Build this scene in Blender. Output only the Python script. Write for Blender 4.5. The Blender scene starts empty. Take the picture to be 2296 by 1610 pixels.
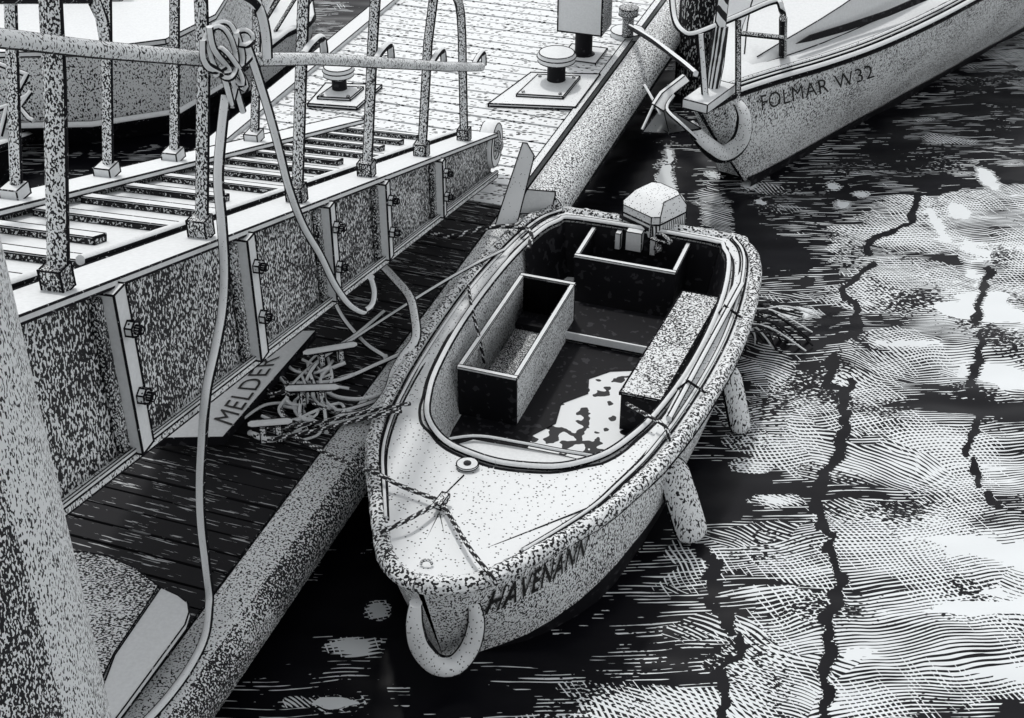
import bpy, bmesh, math, random
from math import sin, cos, tan, atan2, hypot, pi, radians, sqrt
from mathutils import Vector, noise
from mathutils.geometry import tessellate_polygon
random.seed(7)
S = bpy.context.scene
COL = S.collection
V = Vector

# ------------------------------------------------------------------ camera model and frames
F, TH, H = 3140.0, radians(34), 5.0
CX, CY = 1148.0, 805.0
def ray(u, v):
    a = (u-CX)/F; b = (CY-v)/F
    return V((a, cos(TH)+sin(TH)*b, -sin(TH)+cos(TH)*b))
def P(u, v, z=0.0):                      # point of the level plane z seen at (u, v)
    d = ray(u, v); t = (z-H)/d.z
    return V((d.x*t, d.y*t, z))
def RP(u, v, dep):                       # point at a given depth
    return V((0, 0, H)) + ray(u, v)*dep
def proj(p):
    z = p[2]-H; dep = p[1]*cos(TH)-z*sin(TH); up = p[1]*sin(TH)+z*cos(TH)
    return (CX+F*p[0]/dep, CY-F*up/dep)
def depth(p): return p[1]*cos(TH)-(p[2]-H)*sin(TH)

AZ = radians(19.1); PX = V((sin(AZ), cos(AZ), 0)); PN = V((cos(AZ), -sin(AZ), 0))
def Q(a, o, z=0.0): p = PX*a+PN*o; p.z = z; return p          # pontoon frame: along, offset
GD = V((.2385, .9711, 0)); GR = V((.9711, -.2385, 0)); GO = V((-.12, 8.97, 0))
def T(t, o, z): p = GO-GD*t+GR*o; p.z = z; return p            # gangway frame
def G(u, v, o=0.0):                      # point of the upright gangway side plane
    d = ray(u, v); q = GO+GR*o
    s = q.dot(GR)/(d.x*GR.x+d.y*GR.y)
    return V((0, 0, H))+d*s
BO = V((-.418, 4.564, 0)); BAZ = radians(19.53); BA = V((sin(BAZ), cos(BAZ), 0)); BN = V((cos(BAZ), -sin(BAZ), 0))
def B(s, w, z): p = BO+BA*s+BN*w; p.z = z; return p            # dinghy frame
def lerp(a, b, t): return a+(b-a)*t
def tab(t, x):
    if x <= t[0][0]: return t[0][1]
    for (x0, y0), (x1, y1) in zip(t, t[1:]):
        if x <= x1: return y0+(y1-y0)*(x-x0)/(x1-x0)
    return t[-1][1]

# ------------------------------------------------------------------ materials
class NT:
    def __init__(s, m): s.t = m.node_tree; s.n = s.t.nodes; s.l = s.t.links
    def new(s, k, **kw):
        n = s.n.new(k)
        for a, b in kw.items(): setattr(n, a, b)
        return n
    def math(s, op, a, b=None, c=None, clamp=False):
        n = s.new('ShaderNodeMath', operation=op); n.use_clamp = clamp
        for i, x in enumerate((a, b, c)):
            if x is None: continue
            if isinstance(x, (int, float)): n.inputs[i].default_value = x
            else: s.l.new(x, n.inputs[i])
        return n.outputs[0]
    def noise(s, vec, sc, det=1.0, rough=.5):
        n = s.new('ShaderNodeTexNoise'); s.l.new(vec, n.inputs['Vector'])
        n.inputs['Scale'].default_value = sc; n.inputs['Detail'].default_value = det; n.inputs['Roughness'].default_value = rough
        return n.outputs[0]
    def vor(s, vec, sc, rnd=.9):
        n = s.new('ShaderNodeTexVoronoi'); s.l.new(vec, n.inputs['Vector'])
        n.inputs['Scale'].default_value = sc; n.inputs['Randomness'].default_value = rnd
        return n.outputs['Distance']
    def mapping(s, vec, scale=(1, 1, 1), rot=(0, 0, 0), loc=(0, 0, 0)):
        n = s.new('ShaderNodeMapping'); s.l.new(vec, n.inputs['Vector'])
        n.inputs['Scale'].default_value = scale; n.inputs['Rotation'].default_value = rot; n.inputs['Location'].default_value = loc
        return n.outputs[0]
    def mix(s, fac, a, b):
        n = s.new('ShaderNodeMix', data_type='RGBA'); s.l.new(fac, n.inputs[0])
        for i, c in ((6, a), (7, b)):
            if isinstance(c, tuple): n.inputs[i].default_value = c
            else: s.l.new(c, n.inputs[i])
        return n.outputs[2]
WHITE = (.755, .775, .785, 1); BLACK = (.006, .006, .008, 1)
def col(g): return (g*.96, g, g*1.02, 1)
MATS = {}
def ink(name, kind='none', dens=.5, sc=40, st=(1, 1, 1), rot=(0, 0, 0), light=WHITE, dark=BLACK, rough=.55, var=.06, spec=.3, bump=0):
    if name in MATS: return MATS[name]
    m = bpy.data.materials.new(name); m.use_nodes = True; t = NT(m)
    b = t.n['Principled BSDF']; b.inputs['Roughness'].default_value = rough; b.inputs['Specular IOR Level'].default_value = spec
    co = t.new('ShaderNodeTexCoord').outputs['Object']
    vec = t.mapping(co, st, rot)
    big = t.noise(co, 3.0, 2)
    bigc = t.math('MULTIPLY', t.math('SUBTRACT', big, .5), var*4)
    f = None
    if kind in ('dots', 'worm'): sc *= {'dots': 1.7, 'worm': 2.1}[kind] if sc > 20 else 1.55
    if kind == 'dots':                               # separate pen dots
        v = t.vor(vec, sc); thr = t.math('ADD', bigc, dens)
        f = t.math('LESS_THAN', v, thr)
    elif kind == 'worm':                             # crowded short squiggles
        v = t.noise(vec, sc, 1.5); thr = t.math('ADD', bigc, dens)
        f = t.math('LESS_THAN', v, thr)
    elif kind == 'hatch':                            # strokes across local x, broken by noise
        w = t.noise(vec, 2.2, 2)
        sx = t.new('ShaderNodeSeparateXYZ'); t.l.new(vec, sx.inputs[0])
        ph = t.math('MULTIPLY_ADD', w, 4.0, t.math('MULTIPLY', sx.outputs['X'], sc))
        line = t.math('SINE', ph)
        br = t.noise(vec, 9, 2)
        f = t.math('LESS_THAN', t.math('ADD', line, t.math('MULTIPLY', t.math('SUBTRACT', br, .5), 3)), t.math('MULTIPLY_ADD', bigc, 3, dens))
    elif kind == 'wood':                             # fine long grain (grain runs along local y after rot)
        g1 = t.noise(t.mapping(vec, (1, .06, 1)), sc, 3, .65)
        f = t.math('LESS_THAN', g1, t.math('ADD', bigc, dens))
    if f is None:
        fl = t.noise(co, 60, 3); mr = t.new('ShaderNodeMapRange'); t.l.new(fl, mr.inputs[0])
        mr.inputs[1].default_value = .3; mr.inputs[2].default_value = .7
        c = t.mix(mr.outputs[0], tuple(x*.9 for x in light[:3])+(1,), light)
        t.l.new(c, b.inputs['Base Color'])
    else:
        t.l.new(t.mix(f, light, dark), b.inputs['Base Color'])
        if bump:
            bp = t.new('ShaderNodeBump'); bp.inputs['Strength'].default_value = bump; bp.inputs['Distance'].default_value = .01
            t.l.new(t.math('SUBTRACT', 1, f), bp.inputs['Height']); t.l.new(bp.outputs[0], b.inputs['Normal'])
    MATS[name] = m
    return m
INK = ink('ink_line', 'worm', .68, 30, light=(.35, .36, .37, 1), var=.02, rough=.8, spec=.1)
BLK = ink('black_paint', 'worm', .63, 14, light=(.03, .03, .034, 1), rough=.6, spec=.15)
PAP = ink('white_paint')
DOT = ink('white_paint_fine_dots', 'dots', .22, 36, (1, 1, .7))
DOTL = ink('white_paint_sparse_dots', 'dots', .13, 26)
STP = ink('speckled_grey_metal', 'worm', .47, 62, (1, 1, .6))
STD = ink('speckled_dark_metal', 'worm', .535, 85, (1, 1, .55))
STL = ink('speckled_light_metal', 'worm', .42, 60, (1, 1, .6))
HAT = ink('hatched_dark_metal', 'hatch', .2, 240, (1, 1, 1), (0, 0, radians(30)))

# ------------------------------------------------------------------ mesh builder
class MB:
    def __init__(s): s.v = []; s.f = []; s.m = []
    def add(s, vs, fs, mat=0):
        o = len(s.v); s.v += [V(x) for x in vs]; s.f += [tuple(i+o for i in f) for f in fs]; s.m += [mat]*len(fs); return s
    def box(s, c, ax, ay, az, mat=0):                # centre and three half-axis vectors
        c = V(c); vs = [c+ax*i+ay*j+az*k for i in (-1, 1) for j in (-1, 1) for k in (-1, 1)]
        return s.add(vs, [(0, 1, 3, 2), (4, 6, 7, 5), (0, 4, 5, 1), (2, 3, 7, 6), (0, 2, 6, 4), (1, 5, 7, 3)], mat)
    def hexa(s, b, t, mat=0):                        # bottom quad, top quad
        return s.add(list(b)+list(t), [(3, 2, 1, 0), (4, 5, 6, 7), (0, 1, 5, 4), (1, 2, 6, 5), (2, 3, 7, 6), (3, 0, 4, 7)], mat)
    def prism(s, poly, vec, mat=0):
        n = len(poly); poly = [V(p) for p in poly]; vs = poly+[p+vec for p in poly]
        return s.add(vs, [tuple(range(n))[::-1], tuple(range(n, 2*n))]+[(i, (i+1) % n, (i+1) % n+n, i+n) for i in range(n)], mat)
    def tube(s, path, r, n=8, mat=0, cap=True, prof=None, fm=None, ol=1, ref=None):
        path = [V(p) for p in path]; N = len(path); rr = r if isinstance(r, (list, tuple)) else [r]*N
        if ol and not prof and not fm and max(rr) > .0115: return s.otube(path, rr, n, mat, cap, ol, ref)
        tg = [(path[min(i+1, N-1)]-path[max(i-1, 0)]).normalized() for i in range(N)]
        up = V((0, 0, 1)) if abs(tg[0].z) < .9 else V((1, 0, 0))
        x = tg[0].cross(up).normalized(); vs = []; fs = []; fmm = []
        for i in range(N):
            x = (x-tg[i]*x.dot(tg[i])).normalized(); y = tg[i].cross(x)
            for k in range(n):
                th = 2*pi*k/n; q = prof(i, th) if prof else 1
                vs.append(path[i]+(x*cos(th)+y*sin(th))*rr[i]*q)
        for i in range(N-1):
            for k in range(n):
                fs.append((i*n+k, i*n+(k+1) % n, (i+1)*n+(k+1) % n, (i+1)*n+k)); fmm.append(fm(i, k) if fm else mat)
        if cap: fs += [tuple(range(n))[::-1], tuple((N-1)*n+k for k in range(n))]; fmm += [mat, mat]
        o = len(s.v); s.v += vs; s.f += [tuple(i+o for i in f) for f in fs]; s.m += fmm; return s
    def otube(s, path, rr, n, mat, cap, ol, ref=None):         # tube with a dark pen line down each flank
        N = len(path); ref = V(ref or (0, -.75, .66)); vs = []; fs = []; fm = []
        w = .0010*ol*max(2, depth(path[N//2]))
        tg = [(path[min(i+1, N-1)]-path[max(i-1, 0)]).normalized() for i in range(N)]
        R = max(rr); th0 = math.asin(1-min(.42, w/R)); k = 2 if R < .1 else 7
        half = [th0*j/k for j in range(k)]+[th0, pi/2, pi-th0]+[pi-th0*(k-1-j)/k for j in range(k-1)]
        angs = half+[pi+a for a in half]; n = len(angs); hk = len(half)
        inkf = {k, k+1, hk+k, hk+k+1}
        x0 = None
        for i in range(N):
            y = ref-tg[i]*ref.dot(tg[i])
            if y.length < .25 and x0 is not None: y = x0-tg[i]*x0.dot(tg[i])
            y = y.normalized(); x0 = y; x = tg[i].cross(y)
            for a in angs: vs.append(path[i]+(y*cos(a)+x*sin(a))*rr[i])
        for i in range(N-1):
            for j in range(n):
                fs.append((i*n+j, i*n+(j+1) % n, (i+1)*n+(j+1) % n, (i+1)*n+j)); fm.append(9 if j in inkf else mat)
        if cap: fs += [tuple(range(n))[::-1], tuple((N-1)*n+j for j in range(n))]; fm += [mat, mat]
        o = len(s.v); s.v += vs; s.f += [tuple(i+o for i in f) for f in fs]; s.m += fm; return s
    def lathe(s, c, prof, n=20, mat=0, ax=V((0, 0, 1))):
        ax = ax.normalized(); h = V((1, 0, 0)) if abs(ax.x) < .8 else V((0, 1, 0)); x = ax.cross(h).normalized(); y = ax.cross(x)
        vs = [V(c)+ax*z+(x*cos(2*pi*k/n)+y*sin(2*pi*k/n))*r for r, z in prof for k in range(n)]
        fs = [(i*n+k, i*n+(k+1) % n, (i+1)*n+(k+1) % n, (i+1)*n+k) for i in range(len(prof)-1) for k in range(n)]
        fs += [tuple(range(n))[::-1], tuple((len(prof)-1)*n+k for k in range(n))]
        return s.add(vs, fs, mat)
    def loft(s, secs, mat=0, close=False):
        n = len(secs[0]); vs = [p for c in secs for p in c]; m = n if close else n-1
        return s.add(vs, [(i*n+k, i*n+(k+1) % n, (i+1)*n+(k+1) % n, (i+1)*n+k) for i in range(len(secs)-1) for k in range(m)], mat)
    def quad(s, a, b, c, d, mat=0): return s.add([a, b, c, d], [(0, 1, 2, 3)], mat)
    def build(s, name, mats, parent=None, lines=0, smooth=True, ang=35, base=None, bevel=0):
        if not isinstance(mats, (list, tuple)): mats = [mats]
        mats = list(mats)
        if 9 in s.m: mats.append(INK); s.m = [len(mats)-1 if q == 9 else q for q in s.m]
        root = parent; org = V((0, 0, 0))
        if parent is None:
            xs = [p.x for p in s.v]; ys = [p.y for p in s.v]; zs = [p.z for p in s.v]
            org = V(base) if base is not None else V(((min(xs)+max(xs))/2, (min(ys)+max(ys))/2, min(zs)))
        else:
            while root.parent: root = root.parent
            org = root.location.copy()
        me = bpy.data.meshes.new(name)
        me.from_pydata([p-org for p in s.v], [], s.f); me.polygons.foreach_set('material_index', s.m)
        bm = bmesh.new(); bm.from_mesh(me)
        bmesh.ops.remove_doubles(bm, verts=bm.verts, dist=1e-5)
        bmesh.ops.recalc_face_normals(bm, faces=bm.faces)
        if bevel:
            es = [e for e in bm.edges if len(e.link_faces) == 2 and e.calc_face_angle(0) > radians(ang)]
            bmesh.ops.bevel(bm, geom=es, offset=bevel, segments=2, profile=.6, affect='EDGES')
        for f in bm.faces: f.smooth = smooth
        for e in bm.edges:
            if len(e.link_faces) == 2 and e.calc_face_angle(0) > radians(ang): e.smooth = False
        if lines:
            mats.append(INK); mi = len(mats)-1; jobs = []
            for e in bm.edges:
                if len(e.link_faces) != 2 or e.calc_face_angle(0) > radians(ang):
                    jobs.append((e.verts[0].co.copy(), e.verts[1].co.copy()))
            r = lines
            for a, b in jobs:
                d = (b-a)
                if d.length < 1e-4: continue
                d.normalize(); h = V((0, 0, 1)) if abs(d.z) < .9 else V((1, 0, 0)); x = d.cross(h).normalized()*r; y = d.cross(x)
                q = [bm.verts.new(p+o) for p in (a-d*r*.5, b+d*r*.5) for o in (x, y, -x, -y)]
                for k in range(4):
                    fc = bm.faces.new((q[k], q[(k+1) % 4], q[4+(k+1) % 4], q[4+k])); fc.material_index = mi
                bm.faces.new(q[3::-1]).material_index = mi; bm.faces.new(q[4:]).material_index = mi
        bm.to_mesh(me); bm.free()
        for m in mats: me.materials.append(m)
        o = bpy.data.objects.new(name, me); COL.objects.link(o); o.location = org
        if parent is not None: o.parent = parent; o.location = (0, 0, 0)
        return o
def tag(o, label=None, cat=None, group=None, kind=None):
    for k, x in (('label', label), ('category', cat), ('group', group), ('kind', kind)):
        if x: o[k] = x
    return o
def thing(name, loc, label, cat, group=None):
    o = bpy.data.objects.new(name, None); COL.objects.link(o); o.location = loc; o.empty_display_size = .1
    return tag(o, label, cat, group)
def cat_rom(pts, n=8):
    pts = [V(p) for p in pts]; out = []
    for i in range(len(pts)-1):
        a = pts[max(i-1, 0)]; b = pts[i]; c = pts[i+1]; d = pts[min(i+2, len(pts)-1)]
        for k in range(n):
            t = k/n
            out.append(.5*((2*b)+(c-a)*t+(2*a-5*b+4*c-d)*t*t+(3*b-a-3*c+d)*t**3))
    return out+[pts[-1]]
def resample(path, step):
    out = [path[0]]; acc = 0
    for a, b in zip(path, path[1:]):
        L = (b-a).length
        if L < 1e-9: continue
        while acc+L >= step:
            t = (step-acc)/L; a = a.lerp(b, t); out.append(a); L = (b-a).length; acc = 0
            if L < 1e-9: break
        acc += L
    if (out[-1]-path[-1]).length > step*.3: out.append(path[-1])
    return out
ROPEW = ink('rope_white', 'dots', .12, 60)
def rope(mb, pts, r=.012, n=8, lay=2.2):             # laid rope: twin strands with inked grooves
    path = resample(cat_rom(pts), r*1.0)
    tw = lambda i: i/lay
    mb.tube(path, r, n=8, prof=lambda i, th: 1+.2*abs(cos(th+tw(i))), fm=lambda i, k: 1 if abs(cos(2*pi*(k+.5)/8+tw(i))) < .36 else 0)
    return mb
def hose(mb, pts, r=.02, n=10):
    return mb.tube(resample(cat_rom(pts), max(r*1.2, .02)), r, n=n)
def text_mesh(txt, mapf, name, mat, parent, bold=.02, shear=0):
    cu = bpy.data.curves.new(name, 'FONT'); cu.body = txt; cu.size = 1; cu.offset = bold; cu.space_character = 1.08; cu.shear = shear
    ob = bpy.data.objects.new(name, cu); COL.objects.link(ob)
    dg = bpy.context.evaluated_depsgraph_get(); dg.update()
    me = bpy.data.meshes.new_from_object(ob.evaluated_get(dg)); bpy.data.objects.remove(ob)
    xs = [v.co.x for v in me.vertices]; ys = [v.co.y for v in me.vertices]; x0, x1, y0, y1 = min(xs), max(xs), min(ys), max(ys)
    root = parent
    while root.parent: root = root.parent
    for v in me.vertices: v.co = mapf((v.co.x-x0)/(x1-x0), (v.co.y-y0)/(y1-y0))-root.location
    me.materials.append(mat)
    o = bpy.data.objects.new(name, me); COL.objects.link(o); o.parent = parent
    return o

# ================================================================== WATER
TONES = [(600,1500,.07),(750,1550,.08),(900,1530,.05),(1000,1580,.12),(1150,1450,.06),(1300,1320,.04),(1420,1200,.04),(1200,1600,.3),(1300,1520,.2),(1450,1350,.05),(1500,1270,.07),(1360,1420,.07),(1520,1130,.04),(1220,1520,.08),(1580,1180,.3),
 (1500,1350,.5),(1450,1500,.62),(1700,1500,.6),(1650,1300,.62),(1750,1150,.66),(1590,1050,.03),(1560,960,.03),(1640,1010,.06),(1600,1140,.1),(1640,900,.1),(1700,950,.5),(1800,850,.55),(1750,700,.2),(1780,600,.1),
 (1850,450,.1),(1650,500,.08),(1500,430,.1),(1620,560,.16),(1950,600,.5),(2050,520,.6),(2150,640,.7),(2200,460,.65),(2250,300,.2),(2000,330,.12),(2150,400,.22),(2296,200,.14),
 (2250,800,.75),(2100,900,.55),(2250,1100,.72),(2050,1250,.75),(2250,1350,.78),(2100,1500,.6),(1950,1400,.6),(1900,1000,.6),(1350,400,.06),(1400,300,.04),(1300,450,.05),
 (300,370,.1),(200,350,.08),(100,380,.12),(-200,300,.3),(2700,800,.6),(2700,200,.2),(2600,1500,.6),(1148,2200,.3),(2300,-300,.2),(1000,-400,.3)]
TW = [(P(u, v, 0), t) for u, v, t in TONES]  # low tones paint the dark reflections beside the boats
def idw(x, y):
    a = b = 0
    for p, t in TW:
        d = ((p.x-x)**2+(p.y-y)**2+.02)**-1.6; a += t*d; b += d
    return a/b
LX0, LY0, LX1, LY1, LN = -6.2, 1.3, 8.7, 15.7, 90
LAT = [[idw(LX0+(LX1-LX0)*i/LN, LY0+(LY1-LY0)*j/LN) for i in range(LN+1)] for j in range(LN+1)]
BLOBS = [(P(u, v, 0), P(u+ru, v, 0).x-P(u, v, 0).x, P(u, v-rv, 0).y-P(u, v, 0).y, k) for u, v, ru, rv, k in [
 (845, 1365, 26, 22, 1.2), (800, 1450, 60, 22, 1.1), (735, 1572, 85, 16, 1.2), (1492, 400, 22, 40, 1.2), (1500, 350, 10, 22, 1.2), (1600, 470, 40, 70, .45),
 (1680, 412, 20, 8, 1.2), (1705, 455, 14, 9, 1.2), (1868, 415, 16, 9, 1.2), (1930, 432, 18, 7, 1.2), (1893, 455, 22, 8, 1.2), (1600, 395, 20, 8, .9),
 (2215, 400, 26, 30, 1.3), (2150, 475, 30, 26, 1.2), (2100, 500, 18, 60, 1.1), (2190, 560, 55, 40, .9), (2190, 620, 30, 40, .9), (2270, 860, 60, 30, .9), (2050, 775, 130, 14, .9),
 (1780, 700, 70, 16, .9), (1690, 1040, 50, 16, .8), (1740, 1120, 60, 14, .9), (2180, 1240, 150, 20, .9), (2250, 1330, 110, 16, .9), (1720, 1330, 90, 16, .8), (1650, 1400, 60, 10, .8), (2180, 1045, 120, 14, .8), (1900, 1500, 50, 14, .8)]]  # white patches painted as reflections on the water
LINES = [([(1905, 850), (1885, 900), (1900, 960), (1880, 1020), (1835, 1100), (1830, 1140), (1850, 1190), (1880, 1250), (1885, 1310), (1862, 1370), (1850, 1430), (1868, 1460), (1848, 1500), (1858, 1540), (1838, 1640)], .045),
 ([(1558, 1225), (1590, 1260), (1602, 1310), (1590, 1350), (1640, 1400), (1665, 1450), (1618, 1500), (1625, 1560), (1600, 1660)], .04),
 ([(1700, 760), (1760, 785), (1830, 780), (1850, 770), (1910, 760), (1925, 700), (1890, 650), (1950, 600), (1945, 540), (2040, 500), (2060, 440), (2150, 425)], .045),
 ([(2215, 600), (2190, 700), (2200, 780), (2180, 860), (2195, 940), (2170, 1020), (2195, 1080), (2240, 1130)], .035), ([(1870, 800), (1850, 860), (1900, 870)], .05)]  # wavering dark reflections painted into the water tone
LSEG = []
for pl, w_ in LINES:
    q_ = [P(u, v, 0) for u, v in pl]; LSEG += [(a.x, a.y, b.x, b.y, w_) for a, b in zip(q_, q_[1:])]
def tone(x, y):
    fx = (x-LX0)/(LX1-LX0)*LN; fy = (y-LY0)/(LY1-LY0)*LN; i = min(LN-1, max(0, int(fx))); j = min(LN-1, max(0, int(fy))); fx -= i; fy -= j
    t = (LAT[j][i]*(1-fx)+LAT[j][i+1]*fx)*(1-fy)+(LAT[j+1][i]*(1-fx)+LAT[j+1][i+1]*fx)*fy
    # choppy crests: stretched noise, strongest where the tone is pale
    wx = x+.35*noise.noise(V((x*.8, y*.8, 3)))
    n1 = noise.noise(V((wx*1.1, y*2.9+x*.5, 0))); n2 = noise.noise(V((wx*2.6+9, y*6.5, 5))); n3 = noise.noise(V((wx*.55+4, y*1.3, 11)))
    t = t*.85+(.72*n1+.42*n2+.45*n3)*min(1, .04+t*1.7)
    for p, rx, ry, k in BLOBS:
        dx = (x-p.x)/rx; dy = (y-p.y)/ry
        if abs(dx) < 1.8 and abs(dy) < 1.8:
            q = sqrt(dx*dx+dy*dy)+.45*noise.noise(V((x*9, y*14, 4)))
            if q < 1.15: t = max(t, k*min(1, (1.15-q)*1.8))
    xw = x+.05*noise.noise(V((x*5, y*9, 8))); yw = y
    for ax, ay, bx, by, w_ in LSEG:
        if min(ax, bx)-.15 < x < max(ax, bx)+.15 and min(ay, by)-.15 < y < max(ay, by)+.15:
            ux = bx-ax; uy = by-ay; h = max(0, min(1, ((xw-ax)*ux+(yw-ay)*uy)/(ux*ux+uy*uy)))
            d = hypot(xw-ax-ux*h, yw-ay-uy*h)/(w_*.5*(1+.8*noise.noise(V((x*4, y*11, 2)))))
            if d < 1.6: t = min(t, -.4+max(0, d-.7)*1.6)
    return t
def water():
    def axis(a, b, n, far, k=14):
        xs = [a+(b-a)*i/n for i in range(n+1)]; st = (b-a)/n
        lo = []; hi = []; x = a; s = st
        while x > -far: s *= 1.5; x -= s; lo.append(x)
        x = b; s = st
        while x < far: s *= 1.5; x += s; hi.append(x)
        return lo[::-1]+xs+hi
    xs = axis(-5.5, 7.5, 430, 400); ys = axis(2.0, 15.0, 430, 400)
    vs = []; tn = []
    for y in ys:
        for x in xs:
            inn = -6 < x < 8.5 and 1.5 < y < 15.5
            z = (.030*noise.noise(V((x*1.0, y*2.3, 1)))+.012*noise.noise(V((x*3, y*6, 2)))) if inn else 0
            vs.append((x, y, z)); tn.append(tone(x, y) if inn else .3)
    nx = len(xs); fs = [(j*nx+i, j*nx+i+1, (j+1)*nx+i+1, (j+1)*nx+i) for j in range(len(ys)-1) for i in range(nx-1)]
    me = bpy.data.meshes.new('water'); me.from_pydata(vs, [], fs)
    at = me.attributes.new('painted_tone', 'FLOAT', 'POINT'); at.data.foreach_set('value', tn)  # tone per vertex: crests plus painted reflections
    me.polygons.foreach_set('use_smooth', [True]*len(fs))
    m = bpy.data.materials.new('inked_water'); m.use_nodes = True; t = NT(m); b = t.n['Principled BSDF']
    co = t.new('ShaderNodeTexCoord').outputs['Object']
    a = t.new('ShaderNodeAttribute', attribute_name='painted_tone'); tone_ = a.outputs['Fac']
    def strokes(ang, sp, warp, seed, brk):
        v = t.mapping(co, (1, 1, 1), (0, 0, radians(ang)), (seed, seed, 0))
        w = t.noise(v, 1.3, 2); sx = t.new('ShaderNodeSeparateXYZ'); t.l.new(v, sx.inputs[0])
        s_ = t.math('SINE', t.math('MULTIPLY_ADD', w, warp*2*pi/sp, t.math('MULTIPLY', sx.outputs['Y'], 2*pi/sp)))
        bk = t.noise(t.mapping(v, (4, 26, 1)), 1.0, 2)
        return t.math('ADD', t.math('MULTIPLY_ADD', s_, .5, .5), t.math('MULTIPLY', t.math('SUBTRACT', bk, .5), brk))
    h1 = strokes(-8, .0235, .26, 0, 1.7); h2 = strokes(66, .027, .16, 7, 1.1); h3 = strokes(28, .025, .36, 3, 1.6); h4 = strokes(-2, .024, .08, 5, 2.2)
    zone = t.noise(co, .8, 2); z1 = t.math('GREATER_THAN', zone, .5); low_tone = t.math('LESS_THAN', tone_, .27)  # stroke direction switches where the painted tone is dark
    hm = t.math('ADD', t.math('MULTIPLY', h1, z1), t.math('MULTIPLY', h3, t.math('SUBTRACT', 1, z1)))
    hm = t.math('ADD', t.math('MULTIPLY', h4, low_tone), t.math('MULTIPLY', hm, t.math('SUBTRACT', 1, low_tone)))
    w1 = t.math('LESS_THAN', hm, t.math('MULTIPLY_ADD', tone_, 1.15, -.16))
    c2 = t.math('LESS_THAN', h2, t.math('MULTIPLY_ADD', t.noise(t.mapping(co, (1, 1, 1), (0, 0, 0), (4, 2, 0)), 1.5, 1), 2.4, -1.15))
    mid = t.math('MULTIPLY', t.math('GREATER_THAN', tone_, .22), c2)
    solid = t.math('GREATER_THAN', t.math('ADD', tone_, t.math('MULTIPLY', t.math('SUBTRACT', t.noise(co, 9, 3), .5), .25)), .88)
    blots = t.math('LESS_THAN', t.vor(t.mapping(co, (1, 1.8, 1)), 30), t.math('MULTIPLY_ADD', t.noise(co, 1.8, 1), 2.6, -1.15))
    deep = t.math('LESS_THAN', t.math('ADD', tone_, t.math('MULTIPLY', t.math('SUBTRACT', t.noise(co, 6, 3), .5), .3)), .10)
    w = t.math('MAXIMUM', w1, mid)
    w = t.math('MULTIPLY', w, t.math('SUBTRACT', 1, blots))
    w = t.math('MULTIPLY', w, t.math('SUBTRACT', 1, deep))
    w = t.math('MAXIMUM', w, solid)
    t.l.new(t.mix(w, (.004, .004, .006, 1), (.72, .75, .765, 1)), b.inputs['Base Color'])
    b.inputs['Roughness'].default_value = .3; b.inputs['Specular IOR Level'].default_value = .12
    me.materials.append(m)
    o = bpy.data.objects.new('water', me); COL.objects.link(o); tag(o, kind='structure')
water()

# ================================================================== PONTOON
DZ = .46
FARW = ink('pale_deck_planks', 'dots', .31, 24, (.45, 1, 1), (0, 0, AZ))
NEARW = ink('shade_painted_planks', 'wood', .615, 80, (1, 1, 1), (0, 0, AZ+radians(90)), light=(.42, .43, .44, 1), var=.02, rough=.8)  # gangway shade put into the near plank colour
BEAM = ink('speckled_timber', 'worm', .43, 48, (1, 1, .8), (0, 0, AZ), var=.03)
pont = thing('floating_pontoon', Q(8, -4, 0), 'long floating pontoon, pale planks beyond and dark planks near, speckled edge beam, under the gangway', 'pontoon')
mb = MB(); mb.box(Q(11.2, -4.02, .13), PX*9.2, PN*1.12, V((0, 0, .27))); mb.build('float', BLK, pont)
def planks(a0, a1, step, mat, name, gap, lines=0):
    mb = MB(); a = a0
    while a < a1-.01:
        w = min(step, a1-a); dz = random.uniform(-.004, .004)
        mb.box(Q(a+w/2, -4.02, DZ-.015+dz), PX*((w-gap)/2), PN*1.14, V((0, 0, .018))); a += step
    return mb.build(name, mat, pont, lines=lines, smooth=False)
tag(planks(2.2, 8.12, .125, NEARW, 'deck_planking', .014), 'planks at the near end, painted dark as gangway shade')
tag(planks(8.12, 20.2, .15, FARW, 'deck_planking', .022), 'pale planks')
mb = MB()
sec = []
for a in [2.0+.25*i for i in range(25)]:
    j = .004*noise.noise(V((a*3, 0, 0)))
    pr = [(-2.885, .22), (-2.885, .44), (-2.86, .475), (-2.82, .485), (-2.75, .482), (-2.69, .465), (-2.645, .43), (-2.62, .37), (-2.615, .30), (-2.63, .24), (-2.87, .22)]
    sec.append([Q(a, o+j, z-.01) for o, z in pr])
mb.loft(sec, close=True); mb.m = [1 if (k % 11) in (5, 6, 7, 8) else 0 for k in range(len(mb.m))]; mb.add(sec[0], [tuple(range(11))]); mb.add(sec[-1], [tuple(range(11))[::-1]])
mb.build('edge_beam', [BEAM, ink('shaded_beam_flank', 'worm', .53, 48)], pont)  # shade on the outer flank painted as denser stipple
mb = MB(); mb.box(Q(11.2, -5.24, .45), PX*9.0, PN*.075, V((0, 0, .05))); mb.build('edge_strip', PAP, pont, lines=.006)
mb = MB(); mb.box(Q(14.3, -2.86, .455), PX*6.05, PN*.03, V((0, 0, .03))); mb.build('edge_strip', DOT, pont, lines=.005)
# fender pipe
PIPE = ink('speckled_pipe', 'worm', .475, 42, (1, 1, 1), (0, 0, AZ), var=.02)
mb = MB(); mb.tube([Q(8.1, -2.60, .46), Q(8.12, -2.60, .46), Q(10, -2.60, .46), Q(12.35, -2.60, .46)], [.12, .17, .17, .17], n=28)
tag(mb.build('fender_pipe', PIPE, None), 'long fat pale fender pipe laid along the far pontoon edge', 'fender pipe')

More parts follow.
